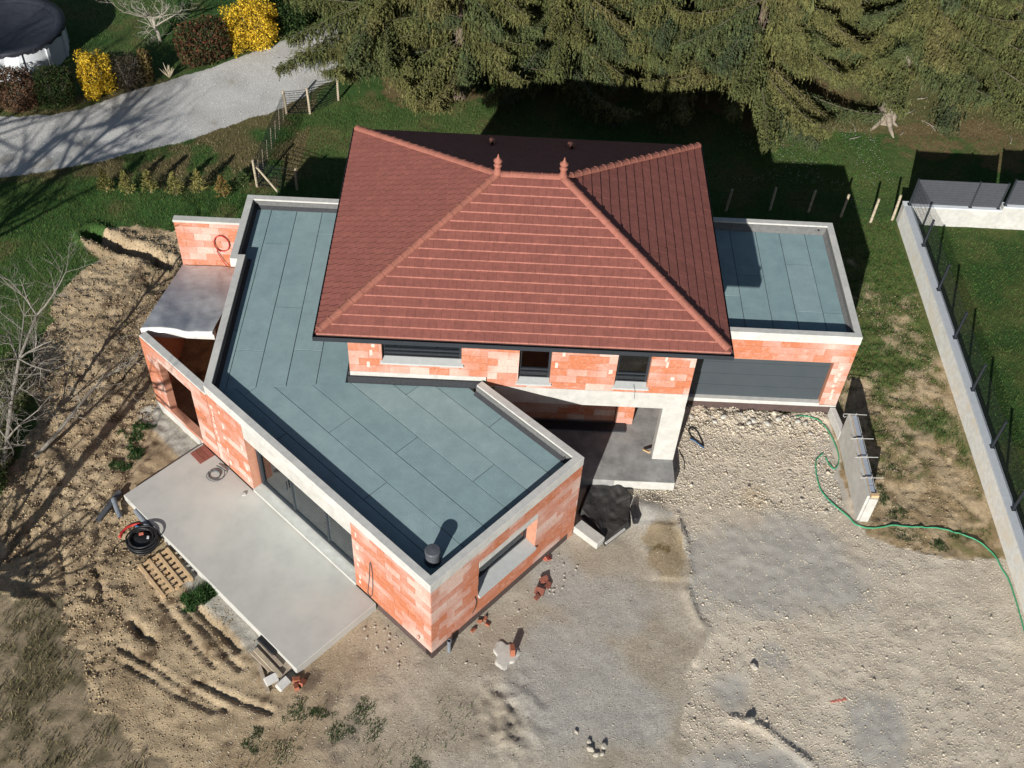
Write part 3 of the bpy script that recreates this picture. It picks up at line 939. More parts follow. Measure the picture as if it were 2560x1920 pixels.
# --- garage roof
GOUT = [(.0, GY0), (GX, GY0), (GX, GY1), (.0, GY1)]
GO = [(.0, GY0 - .009), (GX + .009, GY0 - .009), (GX + .009, GY1 + .009), (.0, GY1 + .009)]
GI = [(.0, GY0 + .17), (GX - .17, GY0 + .17), (GX - .17, GY1 - .17), (.0, GY1 - .17)]
part('parapet', MAT['concrete'], lambda mb: ring(mb, GO, GI, 2.863, GH), bevel=.006, label='pale concrete parapet round the garage roof')
GMZ = 2.88
GI1 = [(.0, GY0 + .172), (GX - .172, GY0 + .172), (GX - .172, GY1 - .172), (.0, GY1 - .172)]
GI2 = [(.0, GY0 + .19), (GX - .19, GY0 + .19), (GX - .19, GY1 - .19), (.0, GY1 - .19)]
GI3 = [(.0, GY0 + .27), (GX - .27, GY0 + .27), (GX - .27, GY1 - .27), (.0, GY1 - .27)]
part('upstand', MAT['upstand'], lambda mb: ring(mb, GI1, GI2, GMZ - .02, GH - .05), label='grey membrane upstand inside the garage parapet')
part('upstand', MAT['upstand'], lambda mb: fillet(mb, GI2, GI3, GMZ), label='grey fillet on the garage roof')
GROOF = part('garage_roof', MAT['bitumen'], lambda mb: mb.box(.001, GX - .171, GY0 + .171, GY1 - .171, 2.66, GMZ), label='blue-grey membrane flat roof of the garage')
sheets([(.02, GI3[0][1]), (GI3[1][0], GI3[1][1]), (GI3[2][0], GI3[2][1]), (.02, GI3[2][1])], (.30, 0), (0, 1), (1, 0), [.75, .76, .77, .71, .76, .8], [[4.6], [3.9], [4.8], [], [3.4, 5.36], [3.4]], GMZ, GROOF, 2.0, 7.2)
part('roof_outlet', MAT['black_plastic'], lambda mb: mb.tube([(4.45, GY1 - .20, GMZ + .14), (4.45, GY1 - .14, GMZ + .14)], .035, 10), GROOF)
part('roof_outlet', MAT['black_plastic'], lambda mb: mb.tube([(IW[1][0] - .05, IW[1][1] + .12, MZ + .05), (IW[1][0] + .02, IW[1][1] + .16, MZ + .17)], .03, 10), FLAT)
part('roof_outlet', MAT['black_plastic'], lambda mb: mb.tube([(-12.1, 6.66, MZ + .13), (-12.1, 6.74, MZ + .13)], .035, 10), FLAT)

# --- vent pipe on the wing roof
vp = part('vent_pipe', MAT['pvc_dark'], lambda mb: mb.lathe([(.19, .0), (.19, .02), (.165, .03), (.165, .36), (.18, .365), (.18, .42), (.16, .44), (.02, .455)], 20, (-6.16, -5.28, MZ + .01)), FLAT, smooth=False, label='dark round vent pipe on the wing roof')

# --- hipped tile roof
ROOF = part('roof', MAT['deck'], lambda mb: None) if False else None
RUN = (EBY - EAY) / 2; RISE = HR - HE; SL = math.hypot(RUN, RISE); CP, SP = RUN / SL, RISE / SL
def hip_body(mb):
    z = HE - .03; t = .12
    c = [(EAX, EAY), (EBX, EAY), (EBX, EBY), (EAX, EBY)]
    my = (EAY + EBY) / 2
    top = [(EAX + RUN, my), (EBX - RUN, my)]
    vs = [(*p, z - t) for p in c] + [(*p, z) for p in c] + [(*p, HR - .04) for p in top]
    mb.add(vs, [(3, 2, 1, 0), (0, 1, 5, 4), (1, 2, 6, 5), (2, 3, 7, 6), (3, 0, 4, 7), (4, 5, 9, 8), (5, 6, 9), (6, 7, 8, 9), (7, 4, 8)])
ROOF = part('roof', MAT['deck'], hip_body, label='hipped red-brown clay tile roof')
NROW = 17
EX = SL / NROW
TW = .2086
NOSE = [.047, .006]
def tile_pts(F, a00, a01, a10, a11, v0, v1, j=0.0):
    """F(a,v,h) -> world; lower edge a00..a01 at v0, upper edge a10..a11 at v1"""
    hl, hu, t, c = NOSE[0] + j, .014 + j, .034, NOSE[1]
    return [F(a00, v0 - .022, hl - t), F(a01, v0 - .022, hl - t), F(a11, v1, hu - t), F(a10, v1, hu - t), F(a00, v0, hl + c), F(a01, v0, hl), F(a11, v1, hu), F(a10, v1, hu + c)]
TILE = None
def slope(corner, e, s2, W, singles, label):
    global TILE
    O = Vector((*corner, HE)); E_ = Vector((*e, 0)); S_ = Vector((s2[0] * CP, s2[1] * CP, SP)); Nn = E_.cross(S_)
    def F(a, v, h): return O + E_ * a + S_ * v + Nn * h
    mb = MB(); cnt = 0
    for r in range(NROW):
        v0 = r * EX - .015; v1 = (r + 1) * EX + .02
        l0, l1 = max(0, v0 * CP), max(0, v1 * CP)
        n = int(W / TW) + 3
        for k in range(-2, n):
            a0 = k * TW + (r % 2) * TW / 2; a1 = a0 + TW
            g = .0015
            q = [a0 + g, a1 - g]
            lo0, lo1 = max(q[0], l0), min(q[1], W - l0)
            up0, up1 = max(q[0], l1), min(q[1], W - l1)
            if lo1 - lo0 < .02: continue
            if up1 - up0 < .005:
                mid = min(max((up0 + up1) / 2, l1), W - l1) if W - l1 > l1 else W / 2
                up0, up1 = mid - .003, mid + .003
            full = lo1 - lo0 > TW - 3 * g and up1 - up0 > TW - 3 * g
            if singles and full and cnt < 300:
                if TILE is None:
                    t = MB()
                    G = lambda a, v, h: Vector((a, v, h))
                    t.hexa(tile_pts(G, -TW / 2 + g, TW / 2 - g, -TW / 2 + g, TW / 2 - g, -.015, EX + .02))
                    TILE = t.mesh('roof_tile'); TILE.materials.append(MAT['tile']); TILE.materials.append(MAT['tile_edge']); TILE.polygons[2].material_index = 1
                o = bpy.data.objects.new('roof_tile', TILE)
                COL.objects.link(o); o.parent = ROOF
                p = F((a0 + a1) / 2, r * EX, random.uniform(-.0015, .0025))
                m = Matrix.Identity(4)
                for i in range(3): m[i][0], m[i][1], m[i][2], m[i][3] = E_[i], S_[i], Nn[i], p[i]
                o.matrix_local = m
                cnt += 1
            else:
                mb.hexa(tile_pts(F, lo0, lo1, up0, up1, v0, v1, random.uniform(-.0015, .0025)))
    o = mb.build('roof_tile', MAT['tile'], ROOF)
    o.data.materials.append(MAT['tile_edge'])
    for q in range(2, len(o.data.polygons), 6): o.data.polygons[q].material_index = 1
    o['kind'] = 'stuff'
    o['label'] = label
slope((EAX, EAY), (1, 0), (0, 1), EBX - EAX, True, 'tiles of the front slope near the hips')
NOSE[0], NOSE[1] = .042, .0
slope((EBX, EAY), (0, 1), (-1, 0), EBY - EAY, False, 'tiles of the right slope')
NOSE[0] = .019
slope((EBX, EBY), (-1, 0), (0, -1), EBX - EAX, False, 'tiles of the back slope')
NOSE[0], NOSE[1] = .040, .020
slope((EAX, EBY), (0, -1), (1, 0), EBY - EAY, False, 'tiles of the left slope')
# ridge and hip tiles
def cap_mesh(L):
    mb = MB()
    prof = []
    for k in range(7):
        a = math.pi * k / 6
        prof.append((math.cos(a), math.sin(a)))
    vs, fs = [], []
    for x, r, h in ((0, .110, .010), (L * .16, .110, .010), (L * .165, .105, .005), (L * 1.06, .101, .0)):
        for c, s in prof: vs.append((x, c * r, s * r * .85 + h))
    for i in range(3):
        for k in range(6):
            fs.append((i * 7 + k, (i + 1) * 7 + k, (i + 1) * 7 + k + 1, i * 7 + k + 1))
    fs.append(tuple(range(7)))
    mb.add(vs, fs)
    me = mb.mesh('ridge_tile', False); me.materials.append(MAT['cap'])
    return me
def caps(P, Q, n):
    P = Vector(P); Q = Vector(Q); d = (Q - P); L = d.length / n; d.normalize()
    side = Vector((0, 0, 1)).cross(d).normalized(); nn = d.cross(side)
    me = cap_mesh(L)
    for i in range(n):
        o = bpy.data.objects.new('ridge_tile', me)
        COL.objects.link(o); o.parent = ROOF
        p = P + d * (i * L) + nn * random.uniform(-.002, .003)
        m = Matrix.Identity(4)
        for k in range(3): m[k][0], m[k][1], m[k][2], m[k][3] = d[k], side[k], nn[k], p[k]
        o.matrix_local = m
MY = (EAY + EBY) / 2
RL = (EAX + RUN, MY, HR + .035); RR = (EBX - RUN, MY, HR + .035)
for c in ((EAX + .05, EAY + .05), (EAX + .05, EBY - .05)): caps((*c, HE + .05), RL, 18)
for c in ((EBX - .05, EAY + .05), (EBX - .05, EBY - .05)): caps((*c, HE + .05), RR, 18)
caps((RL[0] + .08, MY, HR + .04), (RR[0] - .04, MY, HR + .04), 6)
FIN = MB()
FIN.lathe([(.12, -.05), (.115, .03), (.085, .07), (.075, .16), (.09, .20), (.11, .235), (.075, .26), (.055, .28), (.075, .30), (.11, .35), (.105, .39), (.05, .43), (.03, .47), (.008, .56)], 18)
fin_me = FIN.mesh('finial', True); fin_me.materials.append(MAT['cap'])
for p in (RL, RR):
    o = bpy.data.objects.new('finial', fin_me); COL.objects.link(o); o.parent = ROOF
    o.location = (p[0], p[1], p[2] + .06)
for x in (-5.31, -3.12):
    zb = HE + (EBY - 6.87) * RISE / RUN
    def vent(mb, x=x, zb=zb):
        vs = []; fs = []
        for j, (yy, r, h) in enumerate(((6.95, .12, .12), (6.80, .12, .13), (6.62, .10, .10), (6.45, .04, .12))):
            for k in range(7):
                a = math.pi * k / 6
                base = HE + (EBY - yy) * RISE / RUN + .02
                vs.append((x + math.cos(a) * r, yy, base + math.sin(a) * h))
        for j in range(3):
            for k in range(6): fs.append((j * 7 + k, j * 7 + k + 1, (j + 1) * 7 + k + 1, (j + 1) * 7 + k))
        fs.append(tuple(range(6, -1, -1)))
        mb.add(vs, fs)
    part('roof_vent', MAT['cap'], vent, ROOF)
# gutter and soffit
def gutter(mb):
    z0, z1 = HE - .17, HE - .02
    o = .09
    for (x0, x1, y0, y1) in ((EAX - o, EBX + o, EAY - o, EAY - .005), (EAX - o, EBX + o, EBY + .005, EBY + o), (EAX - o, EAX - .005, EAY, EBY), (EBX + .005, EBX + o, EAY, EBY)):
        mb.box(x0, x1, y0, y1, z0, z1 - .07)
    t = .012
    mb.box(EAX - o, EBX + o, EAY - o, EAY - o + t, z1 - .07, z1 - .02); mb.box(EAX - o, EBX + o, EBY + o - t, EBY + o, z1 - .07, z1 - .02)
    mb.box(EAX - o, EAX - o + t, EAY - o + t, EBY + o - t, z1 - .07, z1 - .02); mb.box(EBX + o - t, EBX + o, EAY - o + t, EBY + o - t, z1 - .07, z1 - .02)
part('gutter', MAT['anthracite'], gutter, label='black eaves gutter')

# --- windows of the upper floor
def upper_window(x0, x1, zs, transom):
    w = part('window', MAT['anthracite'], lambda mb: None if False else (
        mb.box(x0 + .002, x0 + .06, .13, .19, zs, 5.1), mb.box(x1 - .06, x1 - .002, .13, .19, zs, 5.1),
        mb.box(x0 + .06, x1 - .06, .13, .19, zs, zs + .08), mb.box(x0 + .06, x1 - .06, .13, .19, 5.02, 5.1)), label='dark framed upper window')
    part('frame', MAT['anthracite'], lambda mb: (mb.box(x0 + .06, x1 - .06, .12, .18, transom, transom + .05), mb.box(x0 + .06, x1 - .06, .115, .17, transom - .1, transom - .07)), w)
    part('pane', MAT['glass_dark'], lambda mb: mb.box(x0 + .06, x1 - .06, .155, .165, zs + .08, 5.02), w)
    part('sill', MAT['sill'], lambda mb: (mb.prism([(x0 - .05, -.07), (x1 + .05, -.07), (x1 + .05, -.001), (x1 - .003, -.001), (x1 - .003, .15), (x0 + .003, .15), (x0 + .003, -.001), (x0 - .05, -.001)], zs - .05, [zs + .0, zs + .0, zs + .02, zs + .02, zs + .065, zs + .065, zs + .02, zs + .02])), w)
upper_window(-7.77, -5.80, 3.762, 4.05)
upper_window(-4.37, -3.57, 3.222, 3.55)
upper_window(-1.93, -1.10, 3.222, 3.55)

# --- sliding door of the wing
sd = part('sliding_door', MAT['anthracite'], lambda mb: (
    F_FAC.box(mb, DOOR[0] + .002, DOOR[0] + .05, -.355, -.27, .37, 2.418), F_FAC.box(mb, DOOR[1] - .10, DOOR[1] - .002, -.355, -.25, .37, 2.418),
    F_FAC.box(mb, DOOR[0] + .05, DOOR[1] - .10, -.355, -.26, .37, .43), F_FAC.box(mb, DOOR[0] + .05, DOOR[1] - .10, -.355, -.26, 2.36, 2.418)), label='long black framed sliding glass door')
cuts = [DOOR[0] + .05, 4.02, 5.36, DOOR[1] - .10]
for i in range(3):
    a, b = cuts[i], cuts[i + 1]
    part('pane', MAT['glass'], lambda mb: F_FAC.box(mb, a + .02, b - .02, -.315, -.305, .44, 2.36), sd)
    if i: part('mullion', MAT['anthracite'], lambda mb: F_FAC.box(mb, a - .03, a + .03, -.335, -.28, .431, 2.359), sd)
part('threshold', MAT['concrete_pale'], lambda mb: F_FAC.box(mb, DOOR[0] + .003, DOOR[1] - .003, -.36, .03, FZ - .1, .368), sd)
part('handle', MAT['anthracite'], lambda mb: F_FAC.box(mb, 5.50, 5.53, -.278, -.24, 1.2, 1.5), sd)

# --- window in the end wall
wd = part('window', MAT['anthracite'], lambda mb: (
    F_END.box(mb, WIN[0] + .002, WIN[0] + .06, -.355, -.29, 1.17, 2.29), F_END.box(mb, WIN[1] - .06, WIN[1] - .002, -.355, -.29, 1.17, 2.29),
    F_END.box(mb, WIN[0] + .06, WIN[1] - .06, -.355, -.29, 1.17, 1.24), F_END.box(mb, WIN[0] + .06, WIN[1] - .06, -.355, -.29, 2.23, 2.29)), label='wide window in the wing end wall')
part('pane', MAT['glass'], lambda mb: F_END.box(mb, WIN[0] + .06, WIN[1] - .06, -.322, -.312, 1.24, 2.23), wd)
part('lintel', MAT['concrete'], lambda mb: F_END.box(mb, WIN[0] + .002, WIN[1] - .002, -.358, .012, 2.291, 2.498), wd)
def end_sill(mb):
    a0, a1 = WIN[0], WIN[1]
    top = [F_END.p(a0 + .003, -.355, 1.168), F_END.p(a1 - .003, -.355, 1.168), F_END.p(a1 - .003, .07, 1.115), F_END.p(a0 + .003, .07, 1.115)]
    bot = [F_END.p(a0 + .003, -.355, 1.03), F_END.p(a1 - .003, -.355, 1.03), F_END.p(a1 - .003, .07, 1.03), F_END.p(a0 + .003, .07, 1.03)]
    mb.add(bot + top, [(0, 1, 2, 3), (7, 6, 5, 4), (0, 4, 5, 1), (1, 5, 6, 2), (2, 6, 7, 3), (3, 7, 4, 0)])
part('sill', MAT['sill'], end_sill, wd)

# --- garage door
gd = part('garage_door', MAT['anthracite'], lambda mb: (mb.box(GD[0], GD[1] - .03, GY0 + .13, GY0 + .16, .475, 2.118)), label='anthracite sectional garage door')
zz = [.478, .93, 1.395, 1.86, 2.116]
for i in range(4):
    part('panel', MAT['door'], lambda mb: mb.box(GD[0] + .003, GD[1] - .033, GY0 + .10, GY0 + .128, zz[i] + .004, zz[i + 1] - .004), gd)
part('door_sill', MAT['concrete'], lambda mb: mb.box(GD[0] + .003, GD[1] - .003, GY0 - .03, GY0 + .19, .336, .473))
part('door_sill', MAT['concrete_pale'], lambda mb: mb.box(.02, GX, GY0 - .028, GY0 - .012, .337, .398))

# --- porch
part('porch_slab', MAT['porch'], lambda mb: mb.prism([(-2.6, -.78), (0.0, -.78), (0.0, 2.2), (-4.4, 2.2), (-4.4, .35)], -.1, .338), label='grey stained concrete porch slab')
part('slab_edge', MAT['concrete_pale'], lambda mb: mb.box(-1.62, .004, -.79, -.782, .02, .334))
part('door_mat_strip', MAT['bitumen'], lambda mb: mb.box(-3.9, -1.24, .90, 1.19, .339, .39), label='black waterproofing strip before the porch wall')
part('entry_door', MAT['anthracite'], lambda mb: mb.box(-3.4, -2.4, 1.262, 1.276, .34, 2.4)) if False else None

# --- annex roof sheet and wall coping
part('coping', MAT['concrete'], lambda mb: F_FAC.box(mb, L14 + .03, 11.02, -.21, .004, 2.841, 2.90), bevel=.01)
part('coping', MAT['concrete_pale'], lambda mb: mb.box(-14.32, -12.40, 5.60, 5.83, 3.141, 3.22), bevel=.01)
def tarp(mb):
    nx_, ny_ = 30, 44
    rnd = random.Random(5)
    vs = []
    for j in range(ny_ + 1):
        for i in range(nx_ + 1):
            s, t = i / nx_, j / ny_
            x = -14.30 + 1.88 * s
            y0 = 1.52 + (.05 * math.sin(s * 7) + .12 * (float(vn(s * 6.3, .5, 14)) - .5)) * (1 - t)
            y = y0 + (5.56 - y0) * t
            z = 2.92 - 1.36 * t - .02 * math.sin(math.pi * t) * math.sin(math.pi * s)
            z += (float(vn(x * 2.2, y * 1.1, 3)) - .5) * .03 + (float(vn(x * 7, y * 3, 4)) - .5) * .012
            vs.append((x, y, z))
    fs = [(j * (nx_ + 1) + i, j * (nx_ + 1) + i + 1, (j + 1) * (nx_ + 1) + i + 1, (j + 1) * (nx_ + 1) + i) for j in range(ny_) for i in range(nx_)]
    # hanging hem at the front
    base = len(vs)
    for i in range(nx_ + 1):
        x, y, z = vs[i]
        vs.append((x, y - .02 + .05 * (float(vn(i * .5, 2.5, 15)) - .5), z - .08 - .10 * float(vn(i * .33, 7.5, 16))))
    for i in range(nx_): fs.append((base + i, base + i + 1, i + 1, i))
    mb.add(vs, fs)
part('roof_sheet', MAT['tarp'], tarp, smooth=True, label='grey sheet roofing the annex, sloping to its back wall')
part('support_beam', MAT['concrete'], lambda mb: (mb.box(-14.14, -12.42, 1.62, 1.80, 2.55, 2.76)))

# ================================================================== terrace
def terr(mb):
    a0, a1, w = 1.93, 8.93, 2.49
    mb.prism([WP(a0, w)[:2], WP(a0, .015)[:2], WP(a1, .015)[:2], WP(a1, w)[:2]], -.35, .275)
tmb = MB(); terr(tmb)
terrace = tmb.build('terrace', MAT['terrace'], None, bevel=.012)
tag(terrace, 'smooth pale concrete terrace slab beside the wing', kind='structure')

# ================================================================== boundary walls and fences on the right
bw = empty('boundary_wall', (8.73, 4, 0), 0, 'long low pale rendered wall with grey coping beside the gravel yard', 'wall')
def rel(o, mb, name, m, **k):
    x, y, z = o.location
    mb.v = [(a - x, b - y, c - z) for a, b, c in mb.v]
    return mb.build(name, m, o, **k)
mb = MB(); mb.box(8.61, 8.86, -30, 11.02, -.3, .76); rel(bw, mb, 'wall_body', MAT['render_wall'])
mb = MB(); mb.box(8.60, 8.875, -30, 11.02, .761, .80); rel(bw, mb, 'coping', MAT['coping_grey'], bevel=.01)
bb = empty('boundary_wall', (14, 11.13, 0), 0, 'stepped cream wall carrying the grey privacy fence', 'wall')
mb = MB(); mb.box(8.61, 11.93, 11.03, 11.26, -.3, .76); mb.box(11.931, 24, 11.03, 11.26, -.3, .92); rel(bb, mb, 'wall_body', MAT['concrete_pale'])
mb = MB(); mb.box(8.60, 11.94, 11.01, 11.28, .761, .80); rel(bb, mb, 'coping', MAT['white_metal'])
mb = MB(); mb.box(11.941, 24, 11.01, 11.28, .921, .96); rel(bb, mb, 'coping', MAT['white_metal'])
# privacy fence on the back wall
pf = empty('privacy_fence', (8.8, 11.14, .8), 0, 'dark grey slatted privacy fence panels on the cream wall', 'fence')
PX = [8.80, 10.86, 11.82, 12.0, 12.75, 14.8, 16.85, 18.9]
for i, x in enumerate(PX):
    zb = .80 if x < 11.9 else .96
    mb = MB(); mb.box(x - .03, x + .03, 11.10, 11.16, zb, zb + 1.06); mb.box(x - .06, x + .06, 11.07, 11.19, zb, zb + .012)
    rel(pf, mb, 'post', MAT['anthracite'])
PAN = {}
for x0, x1, zb in ((8.83, 10.83, .83), (10.89, 11.79, .83), (12.03, 12.72, .99), (12.78, 14.77, .99), (14.83, 16.82, .99), (16.88, 18.87, .99)):
    mb = MB()
    n = 10; h = 1.0 / n
    p = MB(); p.box(x0, x1, 11.125, 11.132, zb, zb + 1.0)
    pan = rel(pf, p, 'panel', MAT['slat'])
    for k in range(n):
        s = MB(); s.box(x0, x1, 11.115, 11.1245, zb + k * h + .006, zb + (k + 1) * h - .006)
        rel(pf, s, 'slat', MAT['slat']).parent = pan
        # pan shares pf's origin, so local coordinates hold
# open mesh fence along the side wall
mf = empty('mesh_fence', (8.79, 4, .8), 0, 'dark wire mesh fence with square posts on the low wall', 'fence')
yp = [11.1 - 2.1 * k for k in range(13)]
mb = MB(); mb.box(-.03, .03, -.03, .03, 0, 1.06); mb.box(-.06, .06, -.07, .07, 0, .012); mb.box(-.035, .035, -.035, .035, 1.05, 1.065)
post_me = mb.mesh('post'); post_me.materials.append(MAT['anthracite'])
w = MB()
for k in range(41): w.box(-.0022, .0022, .03 + k * .05 - .002, .03 + k * .05 + .002, .05, 1.03)
for k in range(6): w.box(-.005, -.0023, .03, 2.05, .07 + k * .19, .075 + k * .19)
pan_me = w.mesh('mesh_panel'); pan_me.materials.append(MAT['wire'])
for i, y in enumerate(yp):
    o = bpy.data.objects.new('post', post_me); COL.objects.link(o); o.parent = mf; o.location = (0, y - 4, 0)
    if i: 
        o = bpy.data.objects.new('mesh_panel', pan_me); COL.objects.link(o); o.parent = mf; o.location = (0, y - 4 + .01, 0)

# garden fence of round posts behind the house
def post_fence(label, pts, hs, wires=(.25, .55, .85), extra=None, name='post_fence'):
    r = empty(name, (pts[0][0], pts[0][1], 0), 0, label, 'fence')
    tops = []
    for (x, y), h in zip(pts, hs):
        z = gz(x, y)
        mb = MB()
        lx, ly = random.uniform(-.06, .06), random.uniform(-.06, .06)
        mb.tube([(x, y, z - .3), (x + lx * .5, y + ly * .5, z + h * .5), (x + lx, y + ly, z + h)], [.048, .046, .042], 8)
        rel(r, mb, 'post', MAT['post'])
        tops.append((x, y, z, h))
    if wires:
        mb = MB()
        for a, b in zip(tops[:-1], tops[1:]):
            for f in wires:
                mb.tube([(a[0], a[1] - .05, a[2] + a[3] * f), (b[0], b[1] - .05, b[2] + b[3] * f)], .003 if len(wires) < 5 else .009, 4)
            L = math.hypot(a[0] - b[0], a[1] - b[1]); n = int(L / .16)
            for k in range(1, n):
                t = k / n
                mb.tube([(a[0] + (b[0] - a[0]) * t, a[1] + (b[1] - a[1]) * t - .05, a[2] + a[3] * wires[0]), (a[0] + (b[0] - a[0]) * t, a[1] + (b[1] - a[1]) * t - .05, a[2] + a[3] * wires[-1])], .002, 3, False)
        rel(r, mb, 'wire_netting', MAT['wire'])
    return r
post_fence('round wooden post and wire fence behind the garage', [(-1.3, 11.3), (.8, 11.3), (2.73, 11.29), (4.27, 11.45), (5.6, 11.46), (6.69, 11.28), (7.68, 11.05), (8.47, 11.23)], [1.0, 1.0, .95, .98, .92, .98, 1.0, 1.05])
lf = post_fence('wooden post fence with black netting beside the young conifers', [(-11.93, 11.29), (-13.28, 11.35), (-12.95, 15.68), (-12.11, 15.75), (-11.2, 16.7)], [.9, 1.1, 1.0, 1.1, .9], wires=(.06, .15, .24, .33, .42, .51, .6, .69, .78, .87, .95))
mb = MB(); mb.tube([(-13.22, 11.34, .85), (-12.5, 10.95, .12)], .035, 8); rel(lf, mb, 'brace', MAT['post'])
for i in range(7):
    t = (i + .5) / 7
    x, y = -13.28 + .33 * t, 11.45 + 4.1 * t
    mb = MB(); mb.tube([(x - .04, y, 0), (x + .02, y, .85 + .1 * math.sin(i * 3))], .010, 5); rel(lf, mb, 'stake', MAT['timber_grey'])

# ================================================================== formwork wall, stub wall
fwl = empty('formwork_wall', (4.97, -.1, 0), 0, 'short pale concrete wall with grey insulation top and projecting steel rods', 'wall')
mb = MB(); mb.box(4.86, 4.93, -1.50, 1.30, -.1, 1.08); rel(fwl, mb, 'concrete_panel', MAT['concrete_pale'])
mb = MB(); mb.box(5.09, 5.15, -1.46, 1.28, -.1, 1.02); rel(fwl, mb, 'concrete_panel', MAT['concrete'])
mb = MB(); mb.box(4.931, 4.965, -1.40, 1.28, .0, 1.065); rel(fwl, mb, 'timber_strip', MAT['timber'])
yy = [1.29, .52, -.18, -.86, -1.12, -1.40]
for i in range(5):
    mb = MB(); mb.box(4.966, 5.089, yy[i + 1] + .018, yy[i] - .018, .0, 1.075 + .006 * (i % 2)); rel(fwl, mb, 'insulation_block', MAT['insul'])
mb = MB(); mb.box(4.931, 5.16, -1.54, -1.462, -.1, 1.0); rel(fwl, mb, 'end_board', MAT['concrete_pale'])
mb = MB(); mb.box(4.97, 5.17, -1.50, -1.405, 1.0, 1.1); rel(fwl, mb, 'end_block', MAT['timber'])
for i, y in enumerate((1.24, .40, -.24, -.93)):
    pts = [(4.76, y, 1.10), (4.95, y, 1.125), (5.38, y + .01, 1.13)]
    if i == 0: pts = [(4.80, y, 1.06), (4.745, y - .03, 1.05), (4.715, y - .005, 1.08), (4.73, y + .04, 1.11), (4.80, y + .03, 1.125), (5.36, y + .02, 1.13)]
    mb = MB(); mb.tube(pts, .013, 6); rel(fwl, mb, 'steel_rod', MAT['steel'])
    mb = MB(); mb.tube([(5.06, y + .01, 1.07), (5.06, y + .01, 1.19)], .012, 5); rel(fwl, mb, 'rod_clamp', MAT['steel'])
sw = MB(); sw.prism([(4.70, 2.2), (4.85, 1.28), (5.0, 1.33), (4.86, 2.2)], -.2, .33)
tag(sw.build('stub_wall', MAT['concrete'], None, bevel=.01), 'low grey concrete stub wall at the garage corner', 'wall')

# ================================================================== tubes: hoses, cables, pipes
def laid(name, pts, r, m, label, cat, z=None, n=7, k=6, group=None, lift=0.0):
    P = []
    for p in pts:
        zz_ = p[2] if len(p) > 2 else None
        P.append((p[0], p[1], 0 if zz_ is None else zz_))
    C = catmull(P, k)
    use = all(len(p) == 2 for p in pts)
    if use:
        hs = height(np.array([c.x for c in C]), np.array([c.y for c in C]))
        # a hose bridges small dips: use the local maximum
        hh = [max(hs[max(0, i - 1):i + 2]) for i in range(len(C))]
        C = [Vector((c.x, c.y, (z if z is not None else h) + r * .9 + lift)) for c, h in zip(C, hh)]
    mb = MB(); mb.tube(C, r, n)
    o = mb.build(name, m, None, smooth=True)
    return tag(o, label, cat, group)
laid('garden_hose', [(4.34, .74), (4.11, .49), (4.03, .08), (4.05, -.48), (4.21, -.86), (4.5, -1.23), (4.70, -1.46), (4.86, -1.68), (5.25, -1.76), (5.75, -1.65), (6.41, -1.66), (7.08, -1.66), (7.61, -1.81), (8.07, -2.1), (8.32, -2.45), (8.42, -2.9), (8.5, -3.25), (8.5, -4.16), (8.42, -5.4)], .019, MAT['green_hose'], 'green garden hose running from the formwork wall along the boundary wall', 'hose', k=8)
laid('garden_hose', [(3.77, 2.06), (4.01, 2.1), (4.36, 1.98), (4.60, 1.63), (4.74, 1.06), (4.75, .53), (4.57, .2), (4.45, .38), (4.38, .62)], .017, MAT['green_hose'], 'green garden hose looped below the garage door corner', 'hose')
laid('cable', [(.60, 1.36), (.70, 1.46), (.82, 1.36), (.92, 1.08), (.97, .80), (.82, .92), (.68, 1.10), (.60, 1.33)], .02, MAT['black_plastic'], 'loop of black cable on the gravel by the pillar', 'cable')
laid('conduit', [(.62, 1.05), (.74, .98), (.88, .84), (.98, .72)], .016, MAT['blue'], 'short blue conduit beside the black cable loop', 'conduit')
laid('cable', [(.28, .62), (.34, .42), (.40, .15), (.37, -.05)], .014, MAT['black_plastic'], 'short black cable on the ground right of the porch pillar', 'cable')
# cable coil on the terrace and the cable that climbs the wall
co = []
for i in range(40):
    a = i / 12 * 2 * math.pi
    rr_ = .15 if i < 26 else .15 + (i - 26) * .012
    co.append((-12.22 + math.cos(a) * rr_, -1.16 + math.sin(a) * rr_ * .95, .285 + .014 * (i // 12)))
mb = MB(); mb.tube(co + [(-11.92, -1.02, .30), (-11.86, -.92, .34), (-11.84, -.90, .6), (-11.95, -.80, 1.2), (-12.02, -.74, 1.9), (-11.96, -.79, 2.45), (-11.93, -.81, 2.5), (-11.90, -.84, 2.3), (-11.98, -.77, 1.6)], .011, 6)
tag(mb.build('cable', MAT['pvc_dark'], None, smooth=True), 'grey cable coiled on the terrace and climbing the brick wall', 'cable')
c = [WP(s, .03, z) for s, z in ((2.02, 2.0), (2.10, 1.2), (2.20, .50), (2.13, .40), (2.04, .55), (1.97, 1.3), (1.98, 1.9), (2.02, 2.0))]
mb = MB(); mb.tube(catmull(c, 5), .009, 5)
tag(mb.build('cable', MAT['pvc_dark'], None, smooth=True), 'grey cable loop hanging on brick right of the sliding door', 'cable')
c = [F_END.p(s, .02, z) for s, z in ((1.40, 1.2), (1.46, .95), (1.44, .7), (1.34, .52))]
mb = MB(); mb.tube(catmull(c, 5), .010, 5); tag(mb.build('cable', MAT['black_plastic'], None), 'black cable hanging below the end wall window', 'cable')
c = [F_FAC.p(.42, .02, .45), F_FAC.p(.36, .03, .62), F_FAC.p(.40, .06, .72)]
mb = MB(); mb.tube(c, .010, 5); tag(mb.build('cable', MAT['clay_dark'], None), 'short cable stub low on the wing corner', 'cable')
